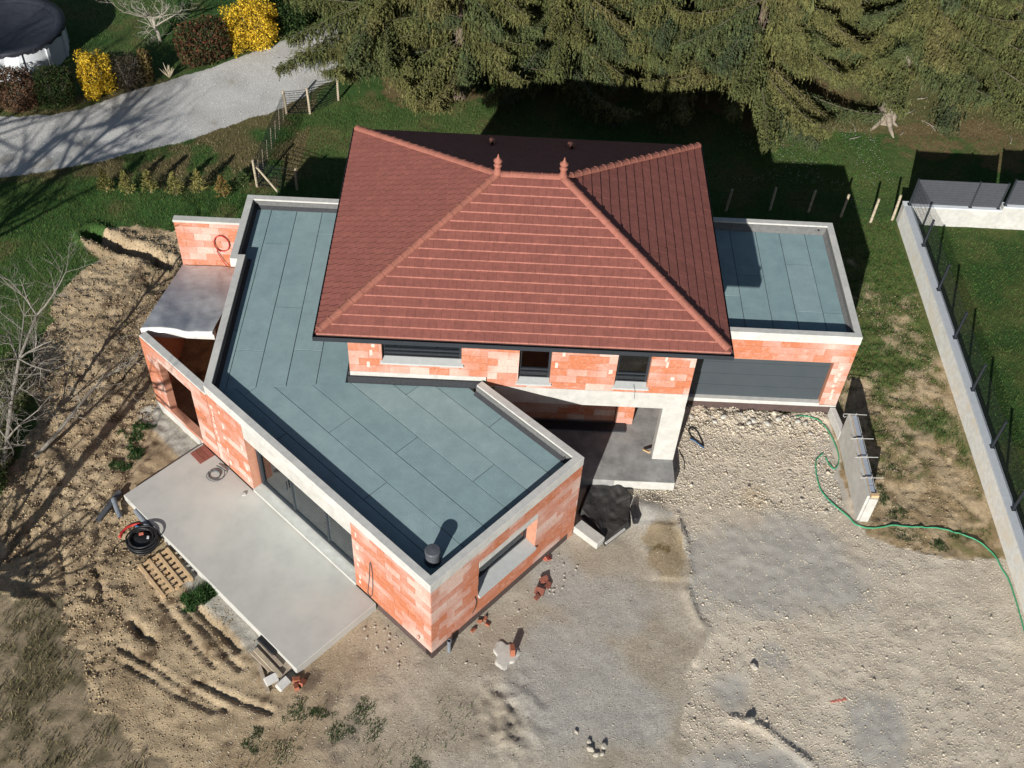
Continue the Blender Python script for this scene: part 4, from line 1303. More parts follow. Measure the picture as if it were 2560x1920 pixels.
# red hose hanging on the annex back wall
c = []
for i in range(26):
    a = -math.pi * .75 + i / 12 * 2 * math.pi
    c.append((-13.02 + math.cos(a) * .22, 5.58 - .0015 * i, 2.46 + math.sin(a) * .30))
c = [(-12.95, 5.50, 1.62), (-13.08, 5.54, 1.82), (-13.2, 5.57, 2.15)] + c
mb = MB(); mb.tube(c, .013, 6); tag(mb.build('hose', MAT['red_plastic'], None, smooth=True), 'thin red hose looped on the annex back wall', 'hose')
mb = MB(); mb.tube(catmull([(-1.45, -.02, 3.30), (-1.40, -.09, 3.2), (-1.38, -.03, 3.05), (-1.36, -.03, 2.8)], 5), .007, 5)
tag(mb.build('cable', MAT['pvc'], None), 'thin grey cable hanging below the right upper window', 'cable')

# pipes beside the terrace
def pipe(p, q, r, m, label, lift=0.0):
    mb = MB()
    P = Vector(p); Q = Vector(q)
    d = (Q - P).normalized()
    n = 14
    mb.tube([P, Q], r, n, cap=False)
    mb.tube([Q, P], r * .86, n, cap=False)
    # rims
    for c, s in ((P, 0), (Q, 0)):
        q0 = d.orthogonal().normalized(); w0 = d.cross(q0)
        b = len(mb.v)
        for k in range(n):
            a = 2 * math.pi * k / n
            e = q0 * math.cos(a) + w0 * math.sin(a)
            mb.v.append(tuple(c + e * r)); mb.v.append(tuple(c + e * r * .86))
        for k in range(n):
            k2 = (k + 1) % n
            mb.f.append((b + 2 * k, b + 2 * k + 1, b + 2 * k2 + 1, b + 2 * k2))
    return tag(mb.build('pipe', m, None), label, 'pipe')
pipe((-14.60, -1.72, .13), (-14.93, -2.62, .10), .075, MAT['pvc_dark'], 'thick dark grey pipe lying on the earth off the terrace corner')
pipe((-14.68, -2.0, .20), (-14.40, -2.50, .08), .065, MAT['pvc'], 'short grey pipe leaning by the terrace corner')
pipe((-14.02, -2.33, .20), (-13.46, -2.95, .16), .07, MAT['pvc'], 'pale grey pipe lying along the terrace edge')
pipe((-5.75, -5.88, -.1), (-5.75, -5.88, .52), .045, MAT['pvc'], 'upright grey pipe stub at the wing corner')

# coil of black tubing, red conduit
rnd = random.Random(3)
cc = empty('tubing_coil', (-13.62, -3.28, gz(-13.62, -3.28)), 0, 'large coil of shiny black tubing beside the pallet', 'coil')
for k in range(11):
    rad = rnd.uniform(.25, .38); pts = []
    ox, oy, oz = rnd.uniform(-.04, .04), rnd.uniform(-.04, .04), .03 + .030 * k
    tx, ty = rnd.uniform(-.10, .10), rnd.uniform(-.10, .10)
    for i in range(25):
        a = 2 * math.pi * i / 24
        pts.append((ox + math.cos(a) * rad, oy + math.sin(a) * rad * .96, oz + tx * math.cos(a) * rad + ty * math.sin(a) * rad + .05))
    mb = MB(); mb.tube(pts, .022, 7, cap=False); mb.build('loop', MAT['black_plastic'], cc, smooth=True)
mb = MB(); mb.lathe([(.30, .02), (.31, .2), (.24, .30), (.02, .32)], 24); mb.build('inner_wrap', MAT['black_plastic'], cc, smooth=True)
mb = MB(); mb.obox((-.02, .10, .40), (.11, .07, .02), .3); mb.build('orange_tag', MAT['paint_red'], cc)
mb = MB(); mb.obox((.16, .03, .36), (.05, .08, .015), .1); mb.build('white_tag', MAT['white_metal'], cc)
laid('conduit', [(-14.28, -3.08), (-14.24, -2.87), (-14.10, -2.70), (-13.86, -2.62)], .035, MAT['red_plastic'], 'thick red conduit curving beside the black coil', 'conduit')
laid('conduit', [(-13.95, -2.72), (-13.78, -2.78), (-13.62, -2.84), (-13.48, -3.0)], .03, MAT['blue'], 'dark blue conduit by the black coil', 'conduit')
laid('cable', [(-14.35, -3.55), (-14.33, -3.35), (-14.2, -3.2), (-14.0, -3.12)], .012, MAT['black_plastic'], 'thin black cable end on the earth left of the coil', 'cable')
laid('cable', [(-13.4, -2.62), (-13.18, -2.92), (-13.0, -3.2)], .05, MAT['pvc_dark'], 'dark sleeve lying between coil and terrace edge', 'sleeve')

# pallet, upside down, beside the terrace
pc = Vector((-12.88, -4.10, gz(-12.88, -4.1) + .0))
pa = math.atan2(-.85, .80)
pal = empty('pallet', pc, pa, 'weathered wooden pallet lying beside the terrace', 'pallet')
PLX, PLY = 1.16, .86
for i in range(3):
    x = -PLX / 2 + .06 + i * (PLX - .12) / 2
    for j in range(3):
        b = MB(); y = -PLY / 2 + .05 + j * (PLY - .10) / 2
        b.box(x - .06, x + .06, y - .045, y + .045, .020, .098); b.build('block', MAT['timber'], pal)
for j in range(4):
    y = -PLY / 2 + .045 + j * (PLY - .09) / 3
    mb = MB(); mb.box(-PLX / 2, PLX / 2, y - .04, y + .04, .1225, .146); mb.build('top_board', MAT['timber'], pal)
for i in range(7):
    x = -PLX / 2 + .05 + i * (PLX - .1) / 6
    mb = MB(); mb.box(x - .04, x + .04, -PLY / 2, PLY / 2, .0985, .122); mb.build('cross_board', MAT['timber'], pal)
for j in range(3):
    y = -PLY / 2 + .05 + j * (PLY - .10) / 2
    mb = MB(); mb.box(-PLX / 2, PLX / 2, y - .045, y + .045, -.01, .0195); mb.build('bottom_board', MAT['timber_grey'], pal)

# rubbish at the terrace corner
def board(name, p, q, w, t, m, label, cat='board', z0=None, z1=None):
    P = Vector((p[0], p[1], gz(*p) + t / 2 if z0 is None else z0)); Q = Vector((q[0], q[1], gz(*q) + t / 2 if z1 is None else z1))
    d = (Q - P); L = d.length; d.normalize()
    side = Vector((0, 0, 1)).cross(d).normalized(); nn = d.cross(side)
    vs = []
    for h in (-t / 2, t / 2):
        for a, s in ((0, -1), (L, -1), (L, 1), (0, 1)): vs.append(P + d * a + side * s * w / 2 + nn * h)
    mb = MB(); mb.hexa(vs)
    return tag(mb.build(name, m, None), label, cat)
board('board', (-10.24, -6.00), (-9.50, -6.66), .52, .06, MAT['timber_grey'], 'wide pale shuttering board on the earth at the terrace corner', z0=.10, z1=.10)
board('plank', (-10.22, -5.94), (-9.62, -6.52), .08, .05, MAT['timber_grey'], 'narrow plank upon the shuttering board nearest the terrace edge', 'plank', .165, .165)
board('plank', (-10.30, -6.12), (-9.60, -6.78), .11, .06, MAT['post'], 'broad plank upon the outer edge of the shuttering board', 'plank', .17, .17)
board('plank', (-10.20, -6.40), (-9.85, -7.12), .09, .05, MAT['timber_grey'], 'brown plank on the earth leaning off the rubbish heap', 'plank')
mb = MB(); mb.obox((-10.03, -6.02, .20), (.60, .17, .09), math.atan2(-.66, .74)); tag(mb.build('foam_roll', MAT['black_plastic'], None, bevel=.02), 'black foam strip lying against the terrace corner', 'foam')
for (x, y, r_, lb) in ((-9.82, -6.84, .6, 'grey concrete block tipped against the shuttering board'), (-9.53, -6.93, .9, 'squarish grey concrete block off the end of the board')):
    mb = MB(); mb.obox((x, y, gz(x, y) + .08), (.30, .20, .20), r_, ('X', .35)); tag(mb.build('concrete_block', MAT['concrete'], None, bevel=.008), lb, 'block')
for i, (x, y, r_) in enumerate(((-9.25, -6.80, .3), (-9.10, -6.86, 1.2), (-9.22, -6.98, 2.0))):
    mb = MB(); mb.obox((x, y, gz(x, y) + .05), (.17, .11, .10), r_, ('Y', .3)); tag(mb.build('brick_piece', MAT['clay'], None, bevel=.006), 'broken piece of red brick behind the grey blocks at the terrace corner', 'brick', 'broken brick pieces at the terrace corner')

# tile samples on the terrace
for i in range(3):
    mb = MB()
    m_ = MAT['clay_dark'] if i == 1 else MAT['tile']
    cx_, cy_ = -12.68 + (i - 1) * .105, -.49 + (i - 1) * .105
    mb.obox((cx_, cy_, .292), (.14, .47, .03), math.atan2(1, 1) , None)
    tag(mb.build('tile_sample', m_, None), ['reddish clay tile on the terrace, outermost of three', 'dark middle clay tile of the three on the terrace', 'reddish clay tile on the terrace nearest the brick wall'][i], 'tile')
# loose offcut on the terrace
mb = MB(); mb.obox((-11.35, -1.75 - .0, .30), (.10, .07, .05), .4); tag(mb.build('offcut', MAT['concrete_pale'], None), 'small pale offcut lying on the terrace before the sliding door', 'offcut')

# mortar splash with a brick on it
mp = MB(); ring_ = []
for k in range(40):
    a = 2 * math.pi * k / 40
    r_ = .33 + .06 * math.sin(a * 3 + 1) + .03 * math.sin(a * 7)
    ring_.append((-4.40 + math.cos(a) * r_ * .95, -5.90 + math.sin(a) * r_ * 1.15))
vs = [(-4.40, -5.90, .045)] + [(x * .8 - 4.40 * .2, y * .8 - 5.9 * .2, .035) for x, y in ring_] + [(x, y, gz(x, y) - .01) for x, y in ring_]
fs = [(0, 1 + k, 1 + (k + 1) % 40) for k in range(40)] + [(1 + k, 41 + k, 41 + (k + 1) % 40, 1 + (k + 1) % 40) for k in range(40)]
mp.add(vs, fs); tag(mp.build('mortar_patch', MAT['mortar_dry'], None), 'pale dried mortar splash on the ground near the wing end', 'mortar')
mb = MB(); mb.obox((-4.24, -5.86, .15), (.11, .20, .24), .15, ('X', -.15)); tag(mb.build('brick', MAT['clay'], None, bevel=.005), 'single red brick standing on the mortar splash', 'brick')

# broken roof tiles, red rag
for i, (x, y, r_, s_) in enumerate(((-3.48, -3.80, .5, .22), (-3.38, -3.95, 1.1, .18), (-3.60, -4.15, -.3, .24), (-3.66, -4.32, .9, .16))):
    mb = MB(); mb.obox((x, y, gz(x, y) + .06), (s_, s_ * .75, .03), r_, ('X', .45)); mb.obox((x + .01, y + .02, gz(x, y) + .03), (s_ * .8, s_ * .5, .03), r_ + .6, ('Y', .3))
    tag(mb.build('broken_tile', MAT['clay_dark'], None), 'broken dark clay tile on the ground before the wing end wall', 'tile', 'broken tiles before the end wall')
mb = MB()
for k in range(6):
    a = k * 1.05
    mb.obox((-3.42 + math.cos(a) * .05, -3.14 + math.sin(a) * .04, gz(-3.4, -3.1) + .03 + .01 * k), (.14, .09, .02), a, ('X', .4 * math.sin(k)))
tag(mb.build('rag', MAT['paint_red'], None), 'small orange red rag at the foot of the wing end wall', 'rag')
# loose rubble at the wing corner
for i, (x, y) in enumerate(((-5.05, -5.05), (-4.92, -4.96), (-4.86, -5.12), (-5.2, -5.3))):
    mb = MB(); mb.obox((x, y, gz(x, y) + .03), (.12, .07, .05), i * 1.3, ('X', .3)); tag(mb.build('brick_piece', MAT['clay'], None), 'chip of red brick on the ground along the wing end wall', 'brick', 'brick chips along the end wall')

# black liner sheet with kerb pieces in front of the porch
ls = MB(); NN = 26
vs = []
poly = [(-1.72, -.30), (-2.25, -.62), (-2.60, -1.68), (-2.20, -2.15), (-1.92, -2.72), (-1.22, -2.08), (-1.10, -1.15), (-1.25, -.85), (-1.5, -.5)]
cx_, cy_ = -1.80, -1.45
for j in range(9):
    f = j / 8
    for k in range(54):
        t = k / 54 * len(poly); i0 = int(t); tt = t - i0
        p = poly[i0 % len(poly)]; q = poly[(i0 + 1) % len(poly)]
        x = p[0] + (q[0] - p[0]) * tt; y = p[1] + (q[1] - p[1]) * tt
        x = cx_ + (x - cx_) * f; y = cy_ + (y - cy_) * f
        z = .07 + .17 * max(0, f - .35) ** 1.2 * (1.1 + .5 * math.sin(k * .7)) + (float(vn(x * 6, y * 6, 8)) - .5) * .05
        if j == 8: z = .05
        vs.append((x, y, z))
fs = [(j * 54 + k, (j + 1) * 54 + k, (j + 1) * 54 + (k + 1) % 54, j * 54 + (k + 1) % 54) for j in range(8) for k in range(54)]
ls.add(vs, fs)
tag(ls.build('plastic_sheet', MAT['liner'], None), 'crumpled black plastic sheet on the ground before the porch', 'sheet')
mb = MB(); mb.obox((-1.10, -1.72, .13), (.16, .50, .26), .15, ('Y', .1)); tag(mb.build('black_tub', MAT['black_plastic'], None, bevel=.03), 'black plastic tub at the right edge of the black sheet', 'tub')
mb = MB(); mb.obox((-2.33, -2.42, .13), (.80, .33, .24), math.atan2(-.48, .55)); tag(mb.build('concrete_block', MAT['concrete_pale'], None, bevel=.02), 'long pale concrete block by the wing corner and black sheet', 'block')
board('batten', (-1.90, -2.66), (-1.38, -2.18), .05, .05, MAT['concrete_pale'], 'pale batten along the front edge of the black sheet', 'batten', .10, .10)
board('batten', (-.78, .30), (-.64, .10), .05, .05, MAT['timber'], 'short timber offcut leaning on the pillar', 'batten', .365, .50)
# annex rubbish
board('plank', (-13.30, 2.30), (-12.45, 2.32), .12, .06, MAT['timber_grey'], 'pale plank on the annex floor', 'plank')
# red paint mark on the gravel
mb = MB()
for k in range(14):
    t = k / 13; x = 3.29 + .36 * t; y = -6.76 + .05 * t + random.uniform(-.03, .03)
    z = gz(x, y) + .012
    mb.obox((x, y, z - .008), (.035, random.uniform(.02, .05), .012), random.uniform(0, 3))
tag(mb.build('paint_mark', MAT['paint_red'], None), 'faded red paint mark on the gravel', 'mark')

# ================================================================== pool
pool = empty('swimming_pool', (-23.8, 18.7, gz(-23.8, 18.7)), 0, 'round white above-ground pool under a dark cover', 'pool')
RP = 2.0
n = 12
for k in range(n):
    a0, a1 = 2 * math.pi * k / n + .02, 2 * math.pi * (k + 1) / n - .02
    mb = MB(); vs = []; S = 6
    for i in range(S + 1):
        a = a0 + (a1 - a0) * i / S
        for z in (-.1, 1.15): vs.append((math.cos(a) * RP, math.sin(a) * RP, z))
    mb.add(vs, [(2 * i, 2 * i + 2, 2 * i + 3, 2 * i + 1) for i in range(S)]); mb.build('wall_panel', MAT['white_metal'], pool, smooth=True)
    mb = MB(); a = 2 * math.pi * k / n
    mb.obox((math.cos(a) * (RP + .03), math.sin(a) * (RP + .03), .55), (.06, .13, 1.2), a); mb.build('upright', MAT['white_metal'], pool)
mb = MB(); mb.lathe([(RP + .10, 1.12), (RP + .13, 1.22), (RP - .12, 1.27), (RP - .2, 1.18), (RP - .35, 1.10), (.1, 1.04)], 48)
mb.build('cover', MAT['pool_cover'], pool, smooth=True)
mb = MB()
for k in range(96):
    a = 2 * math.pi * k / 96
    h = .10 + .06 * math.sin(k * 1.7) + .03 * math.sin(k * 4.1)
    a2 = a + 2 * math.pi / 96
    h2 = .10 + .06 * math.sin((k + 1) % 96 * 1.7) + .03 * math.sin((k + 1) % 96 * 4.1)
    mb.add([(math.cos(a) * (RP + .12), math.sin(a) * (RP + .12), 1.2), (math.cos(a2) * (RP + .12), math.sin(a2) * (RP + .12), 1.2), (math.cos(a2) * (RP + .13), math.sin(a2) * (RP + .13), 1.2 - h2), (math.cos(a) * (RP + .13), math.sin(a) * (RP + .13), 1.2 - h)], [(3, 2, 1, 0)])
mb.build('cover_skirt', MAT['pool_cover'], pool)

# ================================================================== plants
def leaf_cloud(n, sampler, size, cols, seed, elong=1.6, up=0.0):
    r = np.random.default_rng(seed)
    c = sampler(r, n)
    d = r.normal(size=(n, 3)); d[:, 2] += up; d /= np.linalg.norm(d, axis=1, keepdims=True)
    e = r.normal(size=(n, 3)); e -= d * (e * d).sum(1, keepdims=True); e /= np.linalg.norm(e, axis=1, keepdims=True)
    s = size * r.uniform(.6, 1.3, (n, 1))
    a = c + d * s * elong; b = c - d * s * .3 + e * s * .55; cc_ = c - d * s * .3 - e * s * .55
    cols = np.asarray(cols)
    k = r.integers(0, len(cols), n)
    col = cols[k] * r.uniform(.75, 1.25, (n, 1))
    return np.stack([a, b, cc_], 1), col
def ell(sx, sy, h, lump=.25, seed=0, fill=.45, flat=3.0):
    """rounded box shell sampler with lumpy outline, base at z=0"""
    def f(r, n):
        d = r.normal(size=(n, 3)); d /= np.abs(d).max(1, keepdims=True) ** .55 * np.linalg.norm(d, axis=1, keepdims=True) ** .45
        rad = fill + (1 - fill) * r.random((n, 1)) ** .5
        q = d * rad
        ln = .5 * np.sin(d[:, :1] * 5 + seed) + .5 * np.sin(d[:, 1:2] * 6 + seed * 2 + d[:, 2:] * 4)
        q *= 1 + lump * ln * .5
        return np.stack([q[:, 0] * sx, q[:, 1] * sy, np.clip(q[:, 2], -1, 2) * h / 2 + h / 2 + .02], 1)
    return f
def shrub(name, label, cat, x, y, rz, sx, sy, h, n, size, cols, seed, group=None, twig=10, elong=1.6, lump=.25, fill=.45, up=0.0, bark='bark_grey'):
    z = gz(x, y)
    r = empty(name, (x, y, z), rz, label, cat, group)
    t, c = leaf_cloud(n, ell(sx, sy, h, lump, seed, fill), size, cols, seed, elong, up)
    link('foliage', tri_mesh('foliage', t, c), MAT['leaf'], r)
    mb = MB(); rn = random.Random(seed)
    for k in range(twig):
        a = rn.uniform(0, 6.28); q = rn.uniform(.3, .95)
        bx_, by_ = math.cos(a) * sx * .15, math.sin(a) * sy * .15
        mb.tube([(bx_, by_, -.1), (bx_ + math.cos(a) * sx * q * .4, by_ + math.sin(a) * sy * q * .4, h * .5), (math.cos(a) * sx * q, math.sin(a) * sy * q, h * rn.uniform(.75, 1.02))], [.02, .013, .004], 5)
    mb.build('stem', MAT[bark], r)
    return r
G_dark = [(.018, .038, .012), (.03, .055, .016), (.045, .07, .02)]
shrub('hedge', 'brown leafed clipped hedge beside the pool', 'hedge', -22.55, 15.2, .1, .95, .55, 1.5, 5200, .05, [(.12, .06, .035), (.08, .045, .03), (.16, .09, .05), (.06, .045, .025)], 1)
shrub('hedge', 'dark green clipped hedge between brown hedge and yellow forsythia', 'hedge', -21.15, 15.45, .25, .68, .55, 1.55, 6500, .04, G_dark + [(.055, .05, .02)], 2, lump=.08)
shrub('forsythia', 'smaller yellow forsythia beside the green hedge', 'shrub', -19.92, 16.15, .6, .58, .5, 1.65, 5200, .042, [(.62, .40, .025), (.75, .52, .05), (.50, .32, .02), (.30, .22, .03)], 3, lump=.7)
shrub('shrub', 'grey brown twiggy shrub beside the smaller forsythia', 'shrub', -18.95, 16.75, .7, .55, .5, 1.3, 2600, .03, [(.09, .07, .045), (.12, .095, .06), (.06, .05, .03)], 4, twig=60, elong=3.0)
shrub('columnar_shrub', 'slim upright brown conifer by the gravel drive', 'shrub', -18.35, 17.25, 0, .22, .2, 1.35, 1700, .045, [(.14, .10, .035), (.10, .085, .03), (.17, .12, .05)], 5, lump=.15, elong=2.2, up=1.0)
shrub('hedge', 'red and green leafed hedge left of the big forsythia', 'hedge', -16.5, 18.75, .62, 1.05, .6, 1.75, 6500, .055, [(.07, .035, .02), (.04, .05, .018), (.13, .045, .025), (.08, .07, .03), (.03, .045, .015)], 6, lump=.12)
shrub('forsythia', 'big bright yellow forsythia along the drive', 'shrub', -14.85, 20.0, .66, 1.05, .62, 1.95, 9000, .045, [(.62, .40, .025), (.75, .52, .05), (.50, .32, .02), (.30, .22, .03)], 7, lump=.7)
shrub('evergreen_shrub', 'dark evergreen shrub at the bend of the drive', 'shrub', -13.75, 21.5, .9, .95, .75, 1.8, 6500, .06, G_dark, 8, lump=.25)
shrub('evergreen_shrub', 'dark evergreen shrub in shade behind the big forsythia', 'shrub', -12.6, 23.0, .9, 1.1, .9, 2.0, 4500, .065, G_dark, 9, lump=.25)
shrub('bramble_bush', 'pale twiggy bush at the foot of the leaning bare tree', 'shrub', -18.15, -.75, .3, .55, .8, .9, 2600, .030, [(.13, .13, .06), (.09, .10, .045), (.17, .155, .09), (.05, .07, .025)], 31, twig=90, elong=3.0, bark='bark_pale')
shrub('bramble_bush', 'grey green bramble bush on the grass edge above the leaning tree', 'shrub', -18.55, 1.6, .2, .7, 1.0, .8, 2600, .030, [(.12, .12, .055), (.08, .095, .04), (.15, .14, .08), (.05, .07, .025)], 32, twig=80, elong=3.0, bark='bark_pale')
shrub('bramble_bush', 'low green bush below the leaning tree at the edge of the earth', 'shrub', -18.1, -1.75, .2, .6, .45, .6, 2600, .035, [(.06, .09, .03), (.09, .11, .04), (.04, .065, .02)], 33, twig=30, elong=2.5, bark='bark_pale')
# spiky plant
sp = empty('yucca', (-17.67, 17.6, gz(-17.67, 17.6)), 0, 'grey green spiky plant on the verge of the drive', 'plant')
rn = random.Random(4)
for k in range(16):
    a = rn.uniform(0, 6.28); t = rn.uniform(.15, .8); L = rn.uniform(.4, .65)
    d = Vector((math.cos(a) * t, math.sin(a) * t, 1)).normalized()
    mb = MB(); mb.tube([(0, 0, 0), d * L * .5, d * L], [.022, .03, .006], 5); mb.build('leaf', MAT['post'], sp)

# bare trees
def branchy(mb, rn, p, d, L, r, depth, maxd, spread=.7, grav=0.0, twigs=3):
    pts = [p]; rs = [r]
    q = Vector(p); dd = Vector(d).normalized()
    nseg = 4 if depth < maxd else 3
    for i in range(nseg):
        dd = (dd + Vector((rn.uniform(-1, 1), rn.uniform(-1, 1), rn.uniform(-1, 1) + grav)) * .16).normalized()
        q = q + dd * L / nseg
        pts.append(q.copy()); rs.append(r * (1 - .62 * (i + 1) / nseg))
    mb.tube(pts, rs, 6 if depth < 2 else 4, False)
    if depth >= maxd: return
    nb = twigs + (1 if depth == 0 else 0)
    for k in range(nb):
        i = rn.randint(1 if depth else 2, nseg)
        o = Vector((rn.uniform(-1, 1), rn.uniform(-1, 1), rn.uniform(-.5, .9))).normalized()
        nd = (dd * (1 - spread * .5) + o * spread).normalized()
        branchy(mb, rn, pts[i], nd, L * rn.uniform(.5, .75), max(rs[i] * .75, .004), depth + 1, maxd, spread, grav, twigs)
def bare_tree(label, x, y, trunk, r0, seed, maxd, limbs, m='bark_pale', name='bare_tree', twigs=3, L0=1.0):
    z = gz(x, y)
    t = empty(name, (x, y, z), 0, label, 'tree')
    mb = MB(); n = len(trunk)
    mb.tube([(0, 0, -.2)] + [tuple(q) for q in trunk], [r0 * 1.25] + [r0 * (1 - .55 * i / n) for i in range(n)], 8)
    mb.build('trunk', MAT[m], t, smooth=True)
    rn = random.Random(seed); mb = MB()
    for k in range(limbs):
        i = rn.randint(max(0, n // 3), n - 1)
        a = rn.uniform(0, 6.28)
        d = Vector((math.cos(a), math.sin(a), rn.uniform(.2, 1.0)))
        branchy(mb, rn, Vector(trunk[i]), d, L0 * rn.uniform(.7, 1.2), r0 * .45, 1, maxd, .75, .02, twigs)
    mb.build('branches', MAT[m], t)
    return t
bare_tree('small bare grey fruit tree on the lawn beyond the drive', -18.58, 20.08, [(0, 0, 0), (-.02, .03, .35), (-.08, .02, .6), (-.12, .05, .95)], .075, 21, 4, 9, 'bark_pale', L0=1.1, twigs=3)
bare_tree('bare pale tree leaning over the churned earth by the annex', -17.75, -1.6, [(0, 0, 0), (.1, .9, .75), (.16, 1.75, 1.45), (.28, 2.55, 2.1), (.75, 3.3, 3.0)], .065, 22, 4, 14, 'bark_grey', L0=1.35, twigs=4)
bare_tree('tall bare tree standing left of the terrace', -18.6, -8.3, [(0, 0, 0), (.05, .1, 1.6), (.1, .05, 3.2), (.3, .2, 4.8), (.4, .5, 6.2)], .17, 23, 4, 15, 'bark_grey', L0=2.2, twigs=3)
bare_tree('tall bare tree standing left of the gravel drive', -26.2, -1.8, [(0, 0, 0), (.05, .1, 1.8), (.1, .05, 3.4), (.2, .2, 5.0), (.3, .3, 6.6)], .17, 24, 4, 18, 'bark_grey', L0=2.6, twigs=4)
bare_tree('tall forked bare tree left of the young conifers', -24.0, .2, [(0, 0, 0), (-.05, .1, 1.6), (-.1, .05, 3.2), (.1, .1, 4.8), (.2, .2, 6.0)], .15, 25, 4, 16, 'bark_grey', L0=2.4, twigs=4)
bare_tree('tall bare tree by the left edge of the lawn', -27.5, 2.5, [(0, 0, 0), (-.05, .1, 1.6), (-.1, .05, 3.2), (.1, .1, 4.8), (.2, .2, 6.0)], .15, 26, 4, 16, 'bark_grey', L0=2.4, twigs=4)

fl = empty('fallen_branch', (-17.1, -.7, 0), 0, 'long bare grey limb lying across the earth towards the annex', 'branch')
lp = catmull([(-17.1, -.7, .15), (-16.6, -.1, .45), (-16.25, .47, .7), (-15.8, 1.5, .8), (-15.3, 2.1, .85), (-14.75, 2.6, 1.0)], 4)
mb = MB(); mb.tube(lp, [.05 * (1 - .8 * i / len(lp)) + .006 for i in range(len(lp))], 6); rel(fl, mb, 'limb', MAT['bark_grey'])
rn = random.Random(77); mb = MB()
for k in range(18):
    p = lp[rn.randint(3, len(lp) - 1)]; a = rn.uniform(-.6, 2.2)
    branchy(mb, rn, p, Vector((math.cos(a), math.sin(a), rn.uniform(-.15, .5))), rn.uniform(.4, .9), .014, 2, 4, .6, 0, 3)
rel(fl, mb, 'twigs', MAT['bark_pale'])

# young conifers in a row
def young(seed, h, cols):
    r = np.random.default_rng(seed); tr = []; co_ = []
    for lv in range(11):
        f = lv / 10; z = .08 + f * (h - .1); R_ = (.30 * (1 - f) + .03)
        for k in range(9):
            a = r.uniform(0, 6.28); dx, dy = math.cos(a), math.sin(a)
            for j in range(10):
                t = r.uniform(.1, 1)
                p = np.array([dx * R_ * t, dy * R_ * t, z + .14 * t * (1 - f * .4)]) + r.normal(size=3) * .018
                d = np.array([dx * .6, dy * .6, .8]) + r.normal(size=3) * .5; d /= np.linalg.norm(d)
                e = np.cross(d, r.normal(size=3)); e /= np.linalg.norm(e)
                s = r.uniform(.03, .055)
                tr.append([p + d * s * 1.5, p + e * s * .4, p - e * s * .4]); co_.append(np.array(cols[r.integers(len(cols))]) * r.uniform(.8, 1.2))
    return tri_mesh('foliage', np.array(tr), np.array(co_))
ycol = [(.22, .20, .06), (.17, .17, .05), (.27, .22, .08), (.12, .13, .04)]
ym = [young(40 + i, .85, ycol) for i in range(3)] + [young(50, .8, [(.20, .11, .04), (.16, .12, .04), (.12, .11, .03)]), young(51, .55, [(.05, .08, .025), (.07, .10, .035)])]
ymb = MB(); ymb.tube([(0, 0, -.1), (0, 0, .8)], [.014, .004], 5); y_tr = ymb.mesh('trunk'); y_tr.materials.append(MAT['timber_grey'])
for i, (x, y) in enumerate([(-18.19, 10.67), (-17.48, 10.65), (-16.75, 10.74), (-15.87, 10.65), (-15.14, 10.87), (-14.29, 10.69), (-13.74, 11.3)]):
    lb = 'young yellow green conifer in the row before the drive'
    k = i % 3
    if i == 5: k = 3; lb = 'young conifer with a reddish brown tip at the end of the row'
    if i == 6: k = 4; lb = 'smallest bluish green young conifer beside the fence post'
    r = empty('young_conifer', (x, y, gz(x, y)), i * 1.3, lb, 'conifer', 'young conifers in a row' if i < 5 else None)
    link('foliage', ym[k], MAT['needles'], r)
    o = bpy.data.objects.new('trunk', y_tr); COL.objects.link(o); o.parent = r

